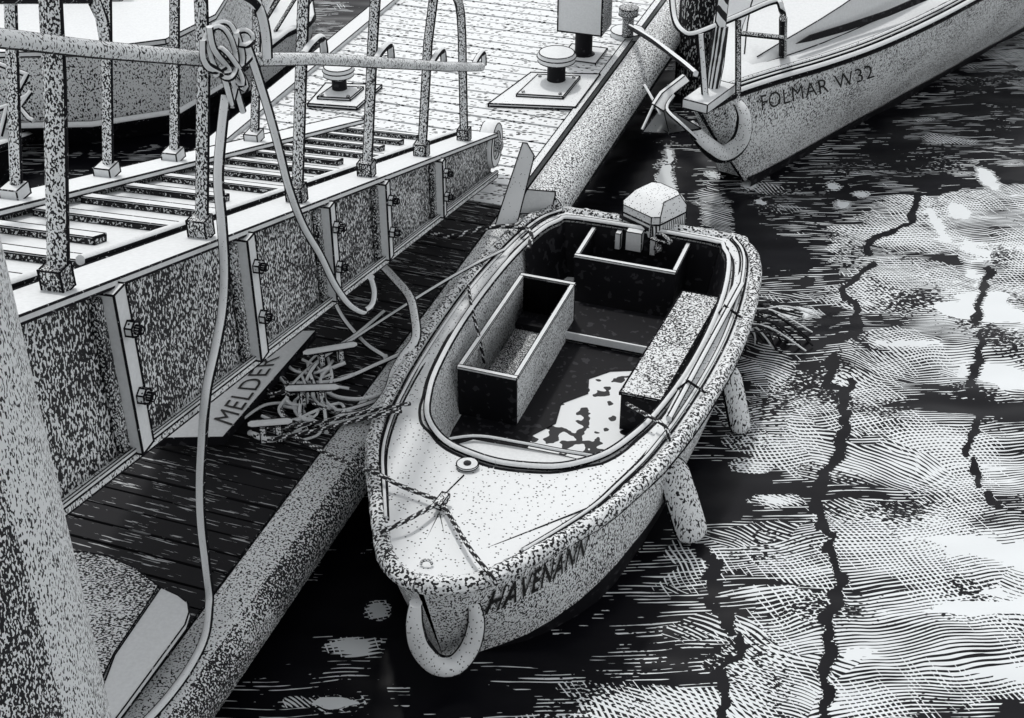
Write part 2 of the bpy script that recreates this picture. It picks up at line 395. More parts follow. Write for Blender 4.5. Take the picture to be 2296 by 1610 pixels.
# ================================================================== GANGWAY
gw = thing('gangway', T(0, -.5, .5), 'sloping metal gangway with bolted side girder, tall posts and rails coming down onto the pontoon', 'gangway')
topz = lambda t: .85+.346*t
botz = lambda t: .52+.270*t
WEB = ink('girder_web', 'worm', .535, 50, (1, 1, .55), (0, 0, atan2(GD.y, GD.x)), var=.05, bump=.3)  # dense stipple puts the shade of the side face into the colour
def side(o, sgn, name, full=True):
    N = 24; t0, t1 = .0, 6.4
    mb = MB(); sec = []
    for i in range(N+1):
        t = t0+(t1-t0)*i/N; sec.append([T(t, o-.03*sgn, topz(t)-.03), T(t, o-.03*sgn, botz(t)+.02), T(t, o-.05*sgn, botz(t)+.02), T(t, o-.05*sgn, topz(t)-.03)])
    mb.loft(sec, close=True); mb.build(name+'_web', WEB, gw)
    mb = MB(); sec = []
    for i in range(N+1):
        t = t0+(t1-t0)*i/N; z = topz(t); sec.append([T(t, o+.02*sgn, z), T(t, o+.02*sgn, z-.028), T(t, o-.17*sgn, z-.028), T(t, o-.17*sgn, z)])
    mb.loft(sec, close=True); mb.build('top_flange', PAP, gw, lines=.005)
    mb = MB(); sec = []
    for i in range(N+1):
        t = t0+(t1-t0)*i/N; z = botz(t); sec.append([T(t, o+.018*sgn, z+.02), T(t, o+.018*sgn, z-.01), T(t, o-.10*sgn, z-.01), T(t, o-.10*sgn, z+.02)])
    mb.loft(sec, close=True); mb.build('bottom_flange', STL, gw, lines=.004)
    mb = MB(); sec = []
    for i in range(N+1):
        t = t0+(t1-t0)*i/N; z = botz(t)+.02; sec.append([T(t, o+.021*sgn, z+.005), T(t, o+.021*sgn, z+.022), T(t, o+.007*sgn, z+.022), T(t, o+.007*sgn, z+.005)])
    mb.loft(sec, close=True); mb.build('flange_lip', PAP, gw, lines=.003)
side(0, 1, 'girder'); side(-1.12, -1, 'girder')
def bolt(t, o, z, par, r=.028):
    mb = MB(); mb.lathe(T(t, o, z), [(r, 0), (r, .028)], 6, ax=GR); mb.lathe(T(t, o+.028, z), [(r*.5, 0), (r*.5, .02), (r*.4, .024)], 10, ax=GR)
    mb.build('bolt', DOT, par, lines=.004)
BR = [(250, 232, 272), (560, 545, 573), (745, 735, 752), (868, 861, 877), (990, 983, 999)]
for u, ua, ub in BR:
    g = G(u, 700); t = -(g-GO).dot(GD); zt = topz(t)-.03; zb = botz(t)+.03; hw = .042-.004*(5.3-t)
    mb = MB(); mb.box(T(t, .0, (zt+zb)/2), GD*hw, GR*.045, V((0, 0, (zt-zb)/2))); pl = mb.build('bracket_plate', [PAP], gw, lines=.005)
    mb = MB(); mb.box(T(t+hw+.025, -.01, (zt+zb)/2), GD*.022, GR*.012, V((0, 0, (zt-zb)/2-.01))); mb.build('bracket_shade_strip', STD, gw)  # dark strip painted as the shadow side of the bracket
    h = zt-zb; bolt(t-.01, .045, zt-h*.24, pl, .03); bolt(t-.01, .045, zt-h*.66, pl, .03)
POSTM = ink('galvanised_post', 'worm', .48, 75, (1, 1, .6), var=.03)
PT = [5.31, 4.32, 3.37, 2.44, 1.49, .57]
railz = lambda t: tab([(0, 1.34), (.49, 1.53), (1.14, 1.79), (2.25, 2.25), (3.14, 2.62), (4.15, 3.01), (4.98, 3.37), (5.42, 3.57), (6.4, 3.98)], t)
for i, t in enumerate(PT):
    zb = topz(t)
    mb = MB()
    pth = [T(t, -.06, zb), T(t-.2, -.06, zb+.62), T(t-[.36, .33, .42, .44, .6][i], -.06, zb+1.25)] if i < 5 else cat_rom([T(t, -.06, zb), T(t, -.06, zb+.5), T(t+.005, -.06, zb+.78), T(t+.06, -.06, zb+.95), T(t+.25, -.06, zb+1.13)], 6)
    mb.tube(pth, .031-.001*(5-i if i < 3 else 3) if i else .036, n=16)
    po = mb.build('post', POSTM, gw)
    mb = MB(); mb.box(T(t, -.06, zb+.042), GD*.037, GR*.037, V((0, 0, .042))); mb.build('post_socket', STD, po, lines=.004)
    if i >= 2:
        mb = MB(); t -= .22; z = railz(t)+.05
        mb.tube(cat_rom([T(t+.09, -.02, z), T(t, -.02, z+.01), T(t-.12, -.02, z+.0), T(t-.15, -.02, z-.05), T(t-.15, -.02, z-.1)], 5), .020, n=8); mb.build('rail_clamp', PAP, po)
mb = MB(); mb.tube([T(6.35-.1*i, .0, railz(6.35-.1*i)) for i in range(61)], .029, n=14, ol=.6, ref=(.9, -.4, .25)); mb.build('hand_rail', STL, gw)
mb = MB(); mb.tube([T(6.35-.1*i, -.06, topz(6.35-.1*i)+1.25) for i in range(56)], .028, n=12); mb.build('hand_rail', STL, gw)
# far side posts and rails
for t, nm in ((5.0, 0), (4.02, 0), (3.28, 0), (2.62, 0), (1.62, 0)):
    zb = topz(t); mb = MB(); mb.tube([T(t, -1.06, zb-.02), T(t-.40, -1.06, zb+1.25)], .028, n=14); po = mb.build('post', POSTM, gw)
    mb = MB(); mb.box(T(t, -1.06, zb+.03), GD*.05, GR*.042, V((0, 0, .028))); mb.build('post_socket', PAP, po, lines=.004)
mb = MB(); mb.tube([T(6.3, -1.02, topz(6.3)+.88), T(3.25, -1.02, topz(3.25)+.88), T(3.2, -1.02, topz(3.2)+.86), T(3.16, -1.02, topz(3.16)+.78), T(3.16, -1.02, topz(3.16)+.62)], .03, n=12); mb.build('hand_rail', STP, gw)
mb = MB(); mb.tube([T(6.3, -1.06, topz(6.3)+1.25), T(1.2, -1.06, topz(1.2)+1.25)], .028, n=12); mb.build('hand_rail', STP, gw)
# deck and cross battens
mb = MB(); sec = [[T(t, -.16, topz(t)-.060), T(t, -.98, topz(t)-.060), T(t, -.98, topz(t)-.10), T(t, -.16, topz(t)-.10)] for t in (0.05, 6.4)]
mb.loft(sec, close=True); mb.add(sec[0], [(0, 1, 2, 3)]); mb.build('walkway_plate', PAP, gw, smooth=False)
GSL = V((GD.x, GD.y, -.346)).normalized(); GUP = GR.cross(GSL); GUP = GUP if GUP.z > 0 else -GUP
t = .35
while t < 6.2:
    o1 = -.22-.02*random.random()-(.22 if random.random() < .3 else 0); mb = MB()
    mb.box(T(t, (o1-.94)/2, topz(t)-.030), GSL*.050, GR*((o1+.94)/2), GUP*.004)
    mb.box(T(t, (o1-.94)/2, topz(t)-.046), GSL*.046, GR*((o1+.94)/2), GUP*.014, 1)
    mb.build('tread_batten', [PAP, ink('batten_face', 'worm', .57, 45)], gw, lines=.003); t += .37
mb = MB()
for t0 in (5.9, 4.95, 4.0, 3.05, 2.1, 1.15): mb.tube([T(t0, -.20, topz(t0)+.01), T(t0-.85, -.20, topz(t0-.85)+.01)], .019, n=10)
mb.build('kick_rail_and_shade_gap', PAP, gw)
mb = MB(); mb.tube([T(6.3, -.185, topz(6.3)-.04), T(.1, -.185, topz(.1)-.04)], .030, n=8); mb.build('kick_rail_and_shade_gap', BLK, gw)  # black tube stands for the shadow gap under the rail
# end roller
rc = G(1110, 335, -.03); mb = MB(); mb.lathe(T(-.06, -.10, .73), [(.05, 0), (.155, 0), (.165, .015), (.165, .085), (.155, .1), (.10, .1), (.09, .085), (.05, .085)], 30, ax=GR)
wh = mb.build('roller_wheel', PAP, gw, lines=.004, ang=40)
mb = MB(); mb.lathe(T(-.06, 0, .73), [(.05, -.02), (.05, .03), (.03, .04)], 16, ax=GR); mb.build('hub', STD, wh)
# white flap plates leaning at the gangway foot
mb = MB(); mb.prism([P(1110, 505, .47), P(1150, 500, .47), RP(1188, 348, 9.3), RP(1172, 320, 9.3)], GR*.03)
tag(mb.build('flap_board', DOTL, None, lines=.005), 'narrow white board standing tilted at the foot of the gangway', 'board', 'white boards at the gangway foot')
mb = MB(); mb.prism([P(1160, 470, .49), P(1235, 470, .49), P(1245, 430, .66), P(1182, 425, .66)], V((0, 0, -.03)))
tag(mb.build('flap_board', PAP, None, lines=.005), 'small white board lying against the near end of the fender pipe', 'board', 'white boards at the gangway foot')

# ================================================================== THINGS ON THE PONTOON
sg = thing('sign_board', P(500, 900, DZ), 'long white board lettered MELDE lying under the gangway girder', 'sign board')
a0 = P(493, 980, .60); a1 = P(690, 745, .60); dr = (a1-a0).normalized(); rt = V((dr.y, -dr.x, 0))
cs = [P(335, 984, .56), P(500, 981, .56), P(708, 742, .56), P(570, 744, .56)]
mb = MB(); mb.hexa([x+V((0, 0, -.05)) for x in cs], cs); mb.build('panel', [BLK], sg)  # black body paints the shadow along the board edge
mb = MB(); mb.hexa([x+V((0, 0, .0)) for x in cs], [x+V((0, 0, .004)) for x in cs]); mb.build('painted_face', PAP, sg, lines=.003)
def mp(x, y):
    b0 = V((519, 954)); b1 = V((628, 798)); h0 = V((-40, -14)); h1 = V((-44, 6))
    q = b0+(b1-b0)*x+(h0+(h1-h0)*x)*y; return P(q.x, q.y, .567)
text_mesh('MELDER', mp, 'lettering', ink('black_letters', light=(.01, .01, .01, 1), dark=BLACK), sg, .0)
mb = MB(); mb.box((a0+a1)/2+rt*-.26+V((0, 0, -.13)), dr*.3, rt*.2, V((0, 0, .012))); mb.build('batten', BLK, sg)

def bollard(uv, h, r, label, plate, plate2=None):
    c = P(uv[0], uv[1], DZ+.03); th = thing('bollard', c-V((0, 0, .02)), label, 'bollard', 'mushroom bollards on the pontoon')
    mb = MB(); q = [P(u, v, DZ+.012) for u, v in plate]; mb.prism(q, V((0, 0, .022))); mb.build('base_plate', DOTL, th, lines=.007)
    if plate2:
        mb = MB(); q = [P(u, v, DZ+.036) for u, v in plate2]; mb.prism(q, V((0, 0, .02))); mb.build('base_plate', PAP, th, lines=.006)
    mb = MB(); pc = sum(q, V((0, 0, 0)))/4
    for x in q:
        p_ = x.lerp(pc, .2); p_.z = q[0].z+.021; mb.lathe(p_, [(.016, 0), (.016, .012), (.008, .016)], 6)
    mb.build('anchor_bolts', STD, th)
    mb = MB(); mb.lathe(c, [(r*.62, 0), (r*.5, .03), (r*.5, h*.7)], 18); mb.build('shaft', BLK, th)
    mb = MB(); mb.lathe(c+V((0, 0, h*.66)), [(r*.55, 0), (r, .03), (r*1.05, .07), (r*.95, .1), (r*.5, .112)], 24); mb.build('cap', PAP, th, lines=.005, ang=25)
    return th
bollard((1247, 185), .24, .15, 'mushroom bollard on double white plate beside the pale fender pipe', [(1095, 238), (1290, 246), (1345, 172), (1190, 168)], [(1158, 216), (1262, 222), (1300, 176), (1205, 172)])
bollard((762, 205), .17, .12, 'mushroom bollard on white plate behind the gangway posts', [(690, 238), (800, 246), (856, 196), (730, 192)], [(712, 222), (785, 226), (815, 200), (745, 198)])
# cleat post at the far corner with line
cb = thing('mooring_post', P(1407, 80, DZ), 'small dark knobbed mooring post with white base ring holding the sailing boat bow line', 'mooring post')
mb = MB(); mb.lathe(P(1407, 80, DZ), [(.15, 0), (.15, .05), (.12, .06)], 22); mb.build('base_ring', PAP, cb, lines=.005)
mb = MB(); mb.lathe(P(1407, 80, DZ+.06), [(.05, 0), (.05, .16), (.085, .19), (.085, .25), (.05, .27)], 14); mb.build('knob', STD, cb, lines=.004)
# pedestal
pd = thing('service_pedestal', P(1305, 125, DZ), 'white boxy service pedestal on a short black stem at the top of the pontoon', 'pedestal')
c = P(1308, 125, DZ)
mb = MB(); mb.lathe(c, [(.10, 0), (.10, .02), (.075, .03), (.075, .24)], 14); mb.build('stem', BLK, pd)
mb = MB(); mb.box(c, PX*.18, PN*.16, V((0, 0, .02))); mb.build('foot_plate', PAP, pd, lines=.006)
mb = MB(); mb.box(c+V((0, .02, .62)), PX*.14, PN*.19, V((0, 0, .38))); mb.build('cabinet', [PAP], pd, lines=.007)
mb = MB(); mb.box(c+V((0, .02, .62))+PN*.196, PX*.135, PN*.006, V((0, 0, .37))); mb.build('side_panel', STD, pd)
# pile standing in the water past the pipe
PILE = ink('dark_timber_pile', 'worm', .57, 40, (1, 1, .3))
c = P(1545, 120, 0); c = V((1.62, 11.75, 0))
mb = MB(); mb.tube([c+V((0, 0, -1)), c+V((0, 0, 1)), c+V((0, 0, 3.2))], .17, n=20)
tag(mb.build('mooring_pile', PILE, None), 'dark timber pile standing in the water at the end of the fender pipe', 'pile')
# near pile, fills the lower left corner
az = radians(-22.6); R0 = .42; D0 = 2.35; rt = V((cos(az), -sin(az), 0)); fw = V((sin(az), cos(az), 0)); c = fw*D0-rt*R0
P1 = ink('near_pile_dense', 'worm', .535, 100, (1, 1, .5), var=.05, bump=.3); P2 = ink('near_pile_highlight', 'worm', .43, 90, (1, 1, .5), var=.02)  # second material paints the highlight strip down the pile
mb = MB(); n = 48
def bandm(i, k): return 0
path = [V((c.x, c.y, -1.5+.5*i)) for i in range(14)]
mb.tube(path, R0, n=96, ol=0)
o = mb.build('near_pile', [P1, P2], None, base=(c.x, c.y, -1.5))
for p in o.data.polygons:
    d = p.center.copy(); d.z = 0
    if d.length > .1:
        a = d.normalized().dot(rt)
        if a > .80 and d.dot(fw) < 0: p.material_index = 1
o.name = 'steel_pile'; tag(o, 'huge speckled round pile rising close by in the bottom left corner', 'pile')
# collar bracket beside the near pile
co = thing('pile_collar', P(330, 1450, DZ), 'curved white rimmed pile collar with speckled pad beside the huge pile', 'pile collar')
mb = MB(); q = [P(u, v, .64) for u, v in [(200, 1620), (257, 1469), (361, 1317), (400, 1335), (421, 1352), (424, 1372), (415, 1400), (284, 1578), (200, 1690)]]
mb.prism(q, V((0, 0, -.03))); mb.build('rim', [PAP], co, lines=.004)
mb = MB(); q = [P(u, v, .62) for u, v in [(100, 1250), (181, 1236), (240, 1246), (300, 1272), (355, 1313), (320, 1370), (257, 1462), (190, 1600), (60, 1500)]]
mb.prism(q, V((0, 0, -.14))); mb.build('pad', [ink('pad_marks', 'worm', .50, 60, (.6, 1, 1), (0, 0, .5))], co, lines=.004)

# short metal cleats on the dark deck
CL = ink('cleat_bar', 'hatch', -.7, 300, (1, 1, 1), (0, 0, .9))
for i, (u0, v0, u1, v1, lab) in enumerate([(680, 792, 800, 772, 'white bar cleat by the far end of the lettered board'), (640, 872, 760, 868, 'white bar cleat half buried in tangled rope'), (556, 952, 655, 944, 'white bar cleat nearest the near end of the lettered board')]):
    a = P(u0, v0, .60); b = P(u1, v1, .60); d = (b-a).normalized(); w = V((-d.y, d.x, 0))
    th = thing('deck_cleat', (a+b)/2-V((0, 0, .14)), lab, 'cleat', 'bar cleats on the dark deck')
    mb = MB(); mb.tube([a, a+d*.02, b-d*.02, b], [.012, .024, .024, .012], n=12); mb.build('horn_bar', PAP, th, lines=0)
    for k in (.32, .68):
        mb = MB(); p = a.lerp(b, k); mb.box(p-V((0, 0, .06)), d*.016, w*.03, V((0, 0, .05))); mb.build('foot', STP, th, lines=.003)

# ================================================================== DINGHY
GW = [(0, .02), (.03, .13), (.06, .2), (.12, .27), (.2, .33), (.37, .42), (.6, .52), (.85, .61), (1.3, .73), (1.75, .80), (2.2, .84), (2.7, .86), (3.2, .84), (3.6, .79), (3.8, .73), (3.92, .64), (3.97, .54)]
WL = [(0, .0), (.04, .07), (.12, .2), (.25, .36), (.45, .52), (.7, .62), (1.2, .70), (1.8, .74), (2.8, .76), (3.4, .74), (3.7, .66)]
def zg(s): return .5+.25*max(0, 1-s/3.84)**2
dg = thing('moored_dinghy', B(2, 0, 0), 'open white dinghy lettered HAVENANN with ragged rope fender round its gunwale, moored beside the pontoon', 'dinghy')
SS = [0, .02, .05, .1, .18, .28, .4, .55, .7, .85, 1.0, 1.2, 1.45, 1.75, 2.1, 2.5, 2.9, 3.3, 3.55, 3.75, 3.9, 3.97]
def pw(s, sd): return .68+.32*min(1, s/.95) if sd < 0 else 1-.13*max(0, 1-s/.8)
def hullp(i_s, g, sd):                   # g: 0 gunwale .. 1 waterline .. 1.5 keel
    s = i_s; f = s/3.97; sw = .27+3.68*f
    a = B(s, sd*tab(GW, s)*pw(s, sd), zg(s)-.03); w = B(sw, sd*tab(WL, sw-.27)*pw(s, sd), -.02)
    if g <= 1:
        p = a.lerp(w, g); p += BN*sd*.03*sin(pi*g)*min(1, s*3); return p
    return w.lerp(B(sw+.1, 0, -.2), (g-1)*2)
gb = lambda s: 1.0-.33*min(1, s/.8)
HULL = ink('hull_speckled_white', 'worm', .455, 55, (1, 1, .55), var=.03)
mb = MB()
for sd in (-1, 1):
    mb.loft([[hullp(s, g*gb(s), sd) for g in (0, .2, .4, .6, .8, .9, 1.0)] for s in SS])
mb.loft([[hullp(3.97, g, -1).lerp(hullp(3.97, g, 1), k/4) for k in range(5)] for g in (0, .3, .67)])
hull = mb.build('hull', HULL, dg)
mb = MB()
for sd in (-1, 1): mb.loft([[hullp(s, g, sd) for g in (gb(s), (gb(s)+1)/2, 1.001, 1.2, 1.5)] for s in SS])
mb.loft([[hullp(3.97, g, -1).lerp(hullp(3.97, g, 1), k/4) for k in range(5)] for g in (.67, .85, 1)])
mb.build('hull_bottom', BLK, dg)
# deck outlines
DKD = ink('foredeck_fine_dots', 'dots', .20, 26)
outer = [(s, w) for s, w in [(0, 0), (.02, .11), (.06, .2), (.12, .27), (.2, .33), (.37, .42), (.6, .52), (.85, .61), (1.05, .665), (1.3, .73), (1.5, .765), (1.75, .80), (2.2, .84), (2.7, .86), (3.2, .84), (3.6, .79), (3.8, .73), (3.92, .64), (3.97, .54)]]
OUT = [(s, w*pw(s, 1)) for s, w in outer]+[(s, -w*pw(s, -1)) for s, w in outer[:0:-1]]
inn = [(1.02, 0), (1.035, .12), (1.08, .27), (1.16, .38), (1.3, .49), (1.5, .565), (1.75, .625), (2.2, .68), (2.7, .70), (3.2, .685), (3.6, .63), (3.76, .56), (3.84, .45)]
INN = [(s, w) for s, w in inn]+[(s, -w) for s, w in inn[:0:-1]]
def smooth2(poly, k=4):
    pts = [V((a, b, 0)) for a, b in poly]; n = len(pts); out = []
    for i in range(n):
        a, b, c, d = pts[i-1], pts[i], pts[(i+1) % n], pts[(i+2) % n]
        for j in range(k):
            t = j/k; q = .5*((2*b)+(c-a)*t+(2*a-5*b+4*c-d)*t*t+(3*b-a-3*c+d)*t**3); out.append((q.x, q.y))
    return out
INNs = smooth2(INN, 3)
tess = tessellate_polygon([[V((a, b, 0)) for a, b in OUT], [V((a, b, 0)) for a, b in INNs[::-1]]])
allp = OUT+INNs[::-1]
mb = MB(); mb.add([B(a, b, zg(a)+.0) for a, b in allp], [tuple(t) for t in tess])
mb.build('deck', DKD, dg, smooth=False)
# ragged rope fender round the gunwale
RAG = ink('ragged_fender', 'worm', .48, 33, (1, 1, 1), var=.03, bump=.6)
path = resample([B(a, b*1.02, zg(a)-.02) for a, b in smooth2(OUT, 3)]+[B(OUT[0][0], OUT[0][1], zg(0)-.02)], .035)
mb = MB(); mb.tube(path, .044, n=10, prof=lambda i, th: 1+.16*noise.noise(V((i*.9, th*1.5, 0)))); mb.build('gunwale_fender', RAG, dg)
for dq, dz, rr_ in ((1.055, -.06, .010), (.955, .012, .007)):
    pth = resample([B(a, b*dq, zg(a)+dz) for a, b in smooth2(OUT, 3)], .04); mb = MB(); mb.tube(pth, rr_, n=6); mb.build('fender_cord', INK, dg)
for q_, dz_, rr_, m_, nm_ in ((.925, .014, .012, PAP, 'deck_moulding'), (.895, .004, .006, INK, 'deck_seam')):
    pth = resample(cat_rom([B(a, b*q_, zg(a)+dz_) for a, b in OUT if a > .3], 4), .05)
    mb = MB(); mb.tube(pth, rr_, n=6); mb.build(nm_, m_, dg)
path = [B(a, b, zg(a)+.02) for a, b in INNs]; path = resample(path+[path[0]], .04)
mb = MB(); mb.tube(path, .021, n=10); mb.build('coaming', PAP, dg)
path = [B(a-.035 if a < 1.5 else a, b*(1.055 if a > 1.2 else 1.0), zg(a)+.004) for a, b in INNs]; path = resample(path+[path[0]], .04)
mb = MB(); mb.tube(path, .009, n=5); mb.build('coaming_shadow_line', BLK, dg)  # black tube painting a shadow beside the coaming
# cockpit
FZ = .12
mb = MB(); mb.loft([[B(a, b, zg(a)) for a, b in INNs+INNs[:1]], [B(a*.985+.02, b*.965, .36) for a, b in INNs+INNs[:1]], [B(a*.96+.08, b*.9, FZ) for a, b in INNs+INNs[:1]]])
mb.build('cockpit_lining', ink('cockpit_lining_dots', 'worm', .43, 68, (1, 1, .6), var=.04), dg)
FLM = ink('floor_blotched', 'worm', .42, 7, (1, 1, 1), (0, 0, AZ), var=.03, rough=.35)
mb = MB(); fl = [(a*.96+.08, b*.91) for a, b in INNs if True]; mb.add([B(a, b, FZ+.004) for a, b in fl], [tuple(t) for t in tessellate_polygon([[V((a, b, 0)) for a, b in fl]])])
mb.build('floor', FLM, dg, smooth=False)
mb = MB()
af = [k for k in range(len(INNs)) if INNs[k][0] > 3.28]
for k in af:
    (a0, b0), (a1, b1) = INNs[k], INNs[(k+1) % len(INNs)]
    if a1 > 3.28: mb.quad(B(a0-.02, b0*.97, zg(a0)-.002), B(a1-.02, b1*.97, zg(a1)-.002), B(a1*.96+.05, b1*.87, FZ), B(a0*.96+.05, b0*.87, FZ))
mb.build('aft_lining_shade', BLK, dg)  # black panels paint the deep shade at the stern
mb = MB(); mb.prism([B(q_[0], q_[1], FZ+.006) for q_ in [(1.15, -.56), (2.95, -.60), (2.95, .30), (2.80, .30), (2.72, .12), (2.6, .02), (2.45, .06), (2.3, -.06), (2.1, -.03), (1.95, -.12), (1.7, -.10), (1.62, .06), (1.5, .02), (1.45, -.1), (1.2, -.08)]], V((0, 0, .004))); mb.build('floor_shade_sheet', BLK, dg)  # black sheet paints floor shadow, its outline leaves the sunlit patch
mb = MB(); mb.box(B(3.14, 0, .165), BA*.19, BN*.58, V((0, 0, .03))); mb.box(B(2.951, 0, .175), BA*.006, BN*.3, V((0, 0, .025)), 1); mb.build('floor_step', [BLK, PAP], dg)
# front lip under the foredeck
mb = MB(); mb.tube(cat_rom([B(1.2, -.5, .5), B(1.33, -.25, .53), B(1.36, 0, .53), B(1.38, .22, .52), B(1.42, .4, .5)], 6), .012, n=6); mb.build('bulkhead_trim', PAP, dg)
mb = MB(); mb.prism([B(1.12, -.52, .44), B(1.34, -.25, .47), B(1.36, 0, .47), B(1.37, .22, .47), B(1.38, .42, .45), B(1.1, .42, .5), B(1.05, 0, .5)], V((0, 0, .03))); mb.build('bow_locker_lid', PAP, dg, lines=.003)
# open port box
def tub(name, s0, s1, w0, w1, z0, z1, th_=.02, mats=None, ins=True, lab=None):
    mb = MB()
    def bx(a0, a1, b0, b1, zz0, zz1, m): mb.box(B((a0+a1)/2, (b0+b1)/2, (zz0+zz1)/2), BA*((a1-a0)/2), BN*((b1-b0)/2), V((0, 0, (zz1-zz0)/2)), m)
    bx(s0, s0+th_, w0, w1, z0, z1, 1); bx(s1-th_, s1, w0, w1, z0, z1, 1); bx(s0+th_, s1-th_, w0, w0+th_, z0, z1, 0); bx(s0+th_, s1-th_, w1-th_, w1, z0, z1, 0); bx(s0+th_, s1-th_, w0+th_, w1-th_, z0, z0+.03, 2)
    o = mb.build(name, mats, dg)
    mb = MB(); r = .026
    for (a0, a1, b0, b1) in ((s0-.004, s0+r, w0-.003, w1+.003), (s1-r, s1+.004, w0-.003, w1+.003), (s0+r, s1-r, w0-.003, w0+r), (s0+r, s1-r, w1-r, w1+.003)):
        mb.box(B((a0+a1)/2, (b0+b1)/2, z1+.006), BA*((a1-a0)/2), BN*((b1-b0)/2), V((0, 0, .008)))
    mb.build('rim', PAP, o, lines=.003); return o
BX = ink('box_side_dots', 'worm', .435, 62, (1, 1, .6), var=.03)
tub('port_box', 2.0, 3.12, -.60, -.24, FZ, .45, mats=[BX, BLK, STD])  # black end faces paint the shaded front of the box
mb = MB(); sec = lambda z, e=0: [B(2.18+e, .33+e, z), B(3.38, .40+e, z), B(3.38, .63-e, z), B(2.18+e, .56-e, z)]
mb.hexa(sec(FZ), sec(.37)); o = mb.build('starboard_bench', [BLK], dg)  # black body paints the shaded bench front
mb = MB(); mb.hexa(sec(.37, -.006), sec(.385, -.006)); mb.build('bench_top', [ink('bench_top_dots', 'worm', .485, 45, (1, 1, 1))], o, lines=.006)
mb = MB(); mb.quad(B(2.3, .333, .13), B(3.37, .396, .13), B(3.37, .396, .36), B(2.3, .333, .36)); mb.build('bench_side', BX, o)
# motor well
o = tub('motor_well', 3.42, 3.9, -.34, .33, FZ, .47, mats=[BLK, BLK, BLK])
mb = MB(); mb.box(B(3.95, -.37, .36), BA*.03, BN*.16, V((0, 0, .13))); mb.box(B(3.95, .36, .36), BA*.03, BN*.16, V((0, 0, .13))); mb.box(B(3.95, 0, .27), BA*.03, BN*.2, V((0, 0, .08))); mb.build('transom', DOT, dg, lines=.004)
# bow fittings
ct = P(990, 1135, .70)
mb = MB(); mb.lathe(ct-V((0, 0, .03)), [(.04, 0), (.03, .015), (.018, .02), (.018, .05), (.03, .06)], 12); mb.box(ct+V((0, 0, .035)), V((.02, .045, 0)), V((.018, -.008, 0)), V((0, 0, .012))); mb.build('bow_cleat', STP, dg, lines=.003)
tb = P(1048, 1043, .66)
mb = MB(); mb.prism([tb+V((.055*cos(a), .05*sin(a), 0)) for a in [k*pi/8 for k in range(16)]], V((0, 0, .012))); mb.build('lifting_plate', PAP, dg, lines=.003)
mb = MB(); mb.lathe(tb+V((0, 0, .012)), [(.02, 0), (.02, .004)], 12); mb.build('plate_hole', BLK, dg)
mb = MB(); tp = B(.11, 0, zg(0.1)+.0); mb.tube([tp+V((.025*cos(a), 0, .01+.025*sin(a))) for a in [k*pi/8 for k in range(9)]], .007, n=6); mb.build('bow_ring', STD, dg)
for a, b in (((1040, 1065), (985, 1120)), ((985, 1150), (935, 1255)), ((985, 1150), (1010, 1255)), ((1340, 1130), (1090, 1230))):
    mb = MB(); zz = lambda q: .755 if q[1] > 1200 else .70
    p = P(*a, zg((P(*a, .68)-BO).dot(BA))+.003); q = P(*b, zg(max(0, (P(*b, .68)-BO).dot(BA)))+.003); mb.tube([p, q], .004, n=5); mb.build('deck_seam', INK, dg)
# lettering on the starboard bow
best = lambda fn, u, v, ra, rb: min(((proj(fn(a, b))[0]-u)**2+(proj(fn(a, b))[1]-v)**2, a, b) for a in ra for b in rb)
hs = lambda a, b: hullp(a, b, 1)
ra = [.05+.01*i for i in range(180)]; rb = [.03*i for i in range(34)]
c00 = best(hs, 1084, 1380, ra, rb); c01 = best(hs, 1104, 1322, ra, rb); c10 = best(hs, 1306, 1244, ra, rb); c11 = best(hs, 1322, 1198, ra, rb)
def mp(x, y):
    a = lerp(lerp(c00[1], c01[1], y), lerp(c10[1], c11[1], y), x); g = lerp(lerp(c00[2], c01[2], y), lerp(c10[2], c11[2], y), x)
    return hullp(a, g, 1)+BN*.008-BA*.004
text_mesh('HAVENANN', mp, 'name_lettering', MATS['black_letters'], hull, .012)

# outboard motor
OC = B(3.97, 0, 0)
def BR_(s_, w_, z_):
    p = B(s_, w_, z_)-OC; a = -radians(27); return V((p.x*cos(a)-p.y*sin(a), p.x*sin(a)+p.y*cos(a), p.z))+OC
RA, RN = BR_(4.97, 0, 0)-BR_(3.97, 0, 0), BR_(3.97, 1, 0)-BR_(3.97, 0, 0)
om = thing('outboard_motor', B(3.97, 0, .3), 'white outboard motor clamped in the stern well of the dinghy', 'outboard motor')
def cowl(zs): 
    return [[BR_(3.86+ds0+(.36-ds0-ds1)*a, -.165+e+(.33-2*e)*b, z) for a, b in ((0, .12), (0, .88), (.12, 1), (.85, 1), (1, .8), (1, .2), (.85, 0), (.12, 0))] for z, ds0, ds1, e in zs]
mb = MB(); s_ = cowl([(.40, .05, .1, .04), (.47, .0, .0, .0), (.57, .0, .0, .0)]); mb.loft(s_, close=True); mb.add(s_[0], [tuple(range(8))]); mb.add(s_[-1], [tuple(range(8))]); mb.build('lower_cowl', [DOTL], om, lines=.005)
mb = MB(); s_ = cowl([(.575, .0, .0, .0), (.63, .0, .0, .0), (.70, .09, .05, .04), (.715, .15, .1, .09)]); mb.loft(s_, close=True); mb.add(s_[0], [tuple(range(8))]); mb.add(s_[-1], [tuple(range(8))]); up = mb.build('top_cowl', [DOT], om, lines=.004)
HM = ink('cowl_side_hatching', 'hatch', .0, 330, (1, 1, 1), (0, 0, BAZ+radians(27)-pi/2))
mb = MB(); mb.quad(BR_(3.93, .169, .48), BR_(4.155, .169, .48), BR_(4.155, .169, .565), BR_(3.93, .169, .565)); mb.quad(BR_(3.862, .14, .48), BR_(3.905, .167, .48), BR_(3.905, .167, .565), BR_(3.862, .13, .565)); mb.build('side_shade_hatch', HM, up)  # hatching paints shade on the cowl side
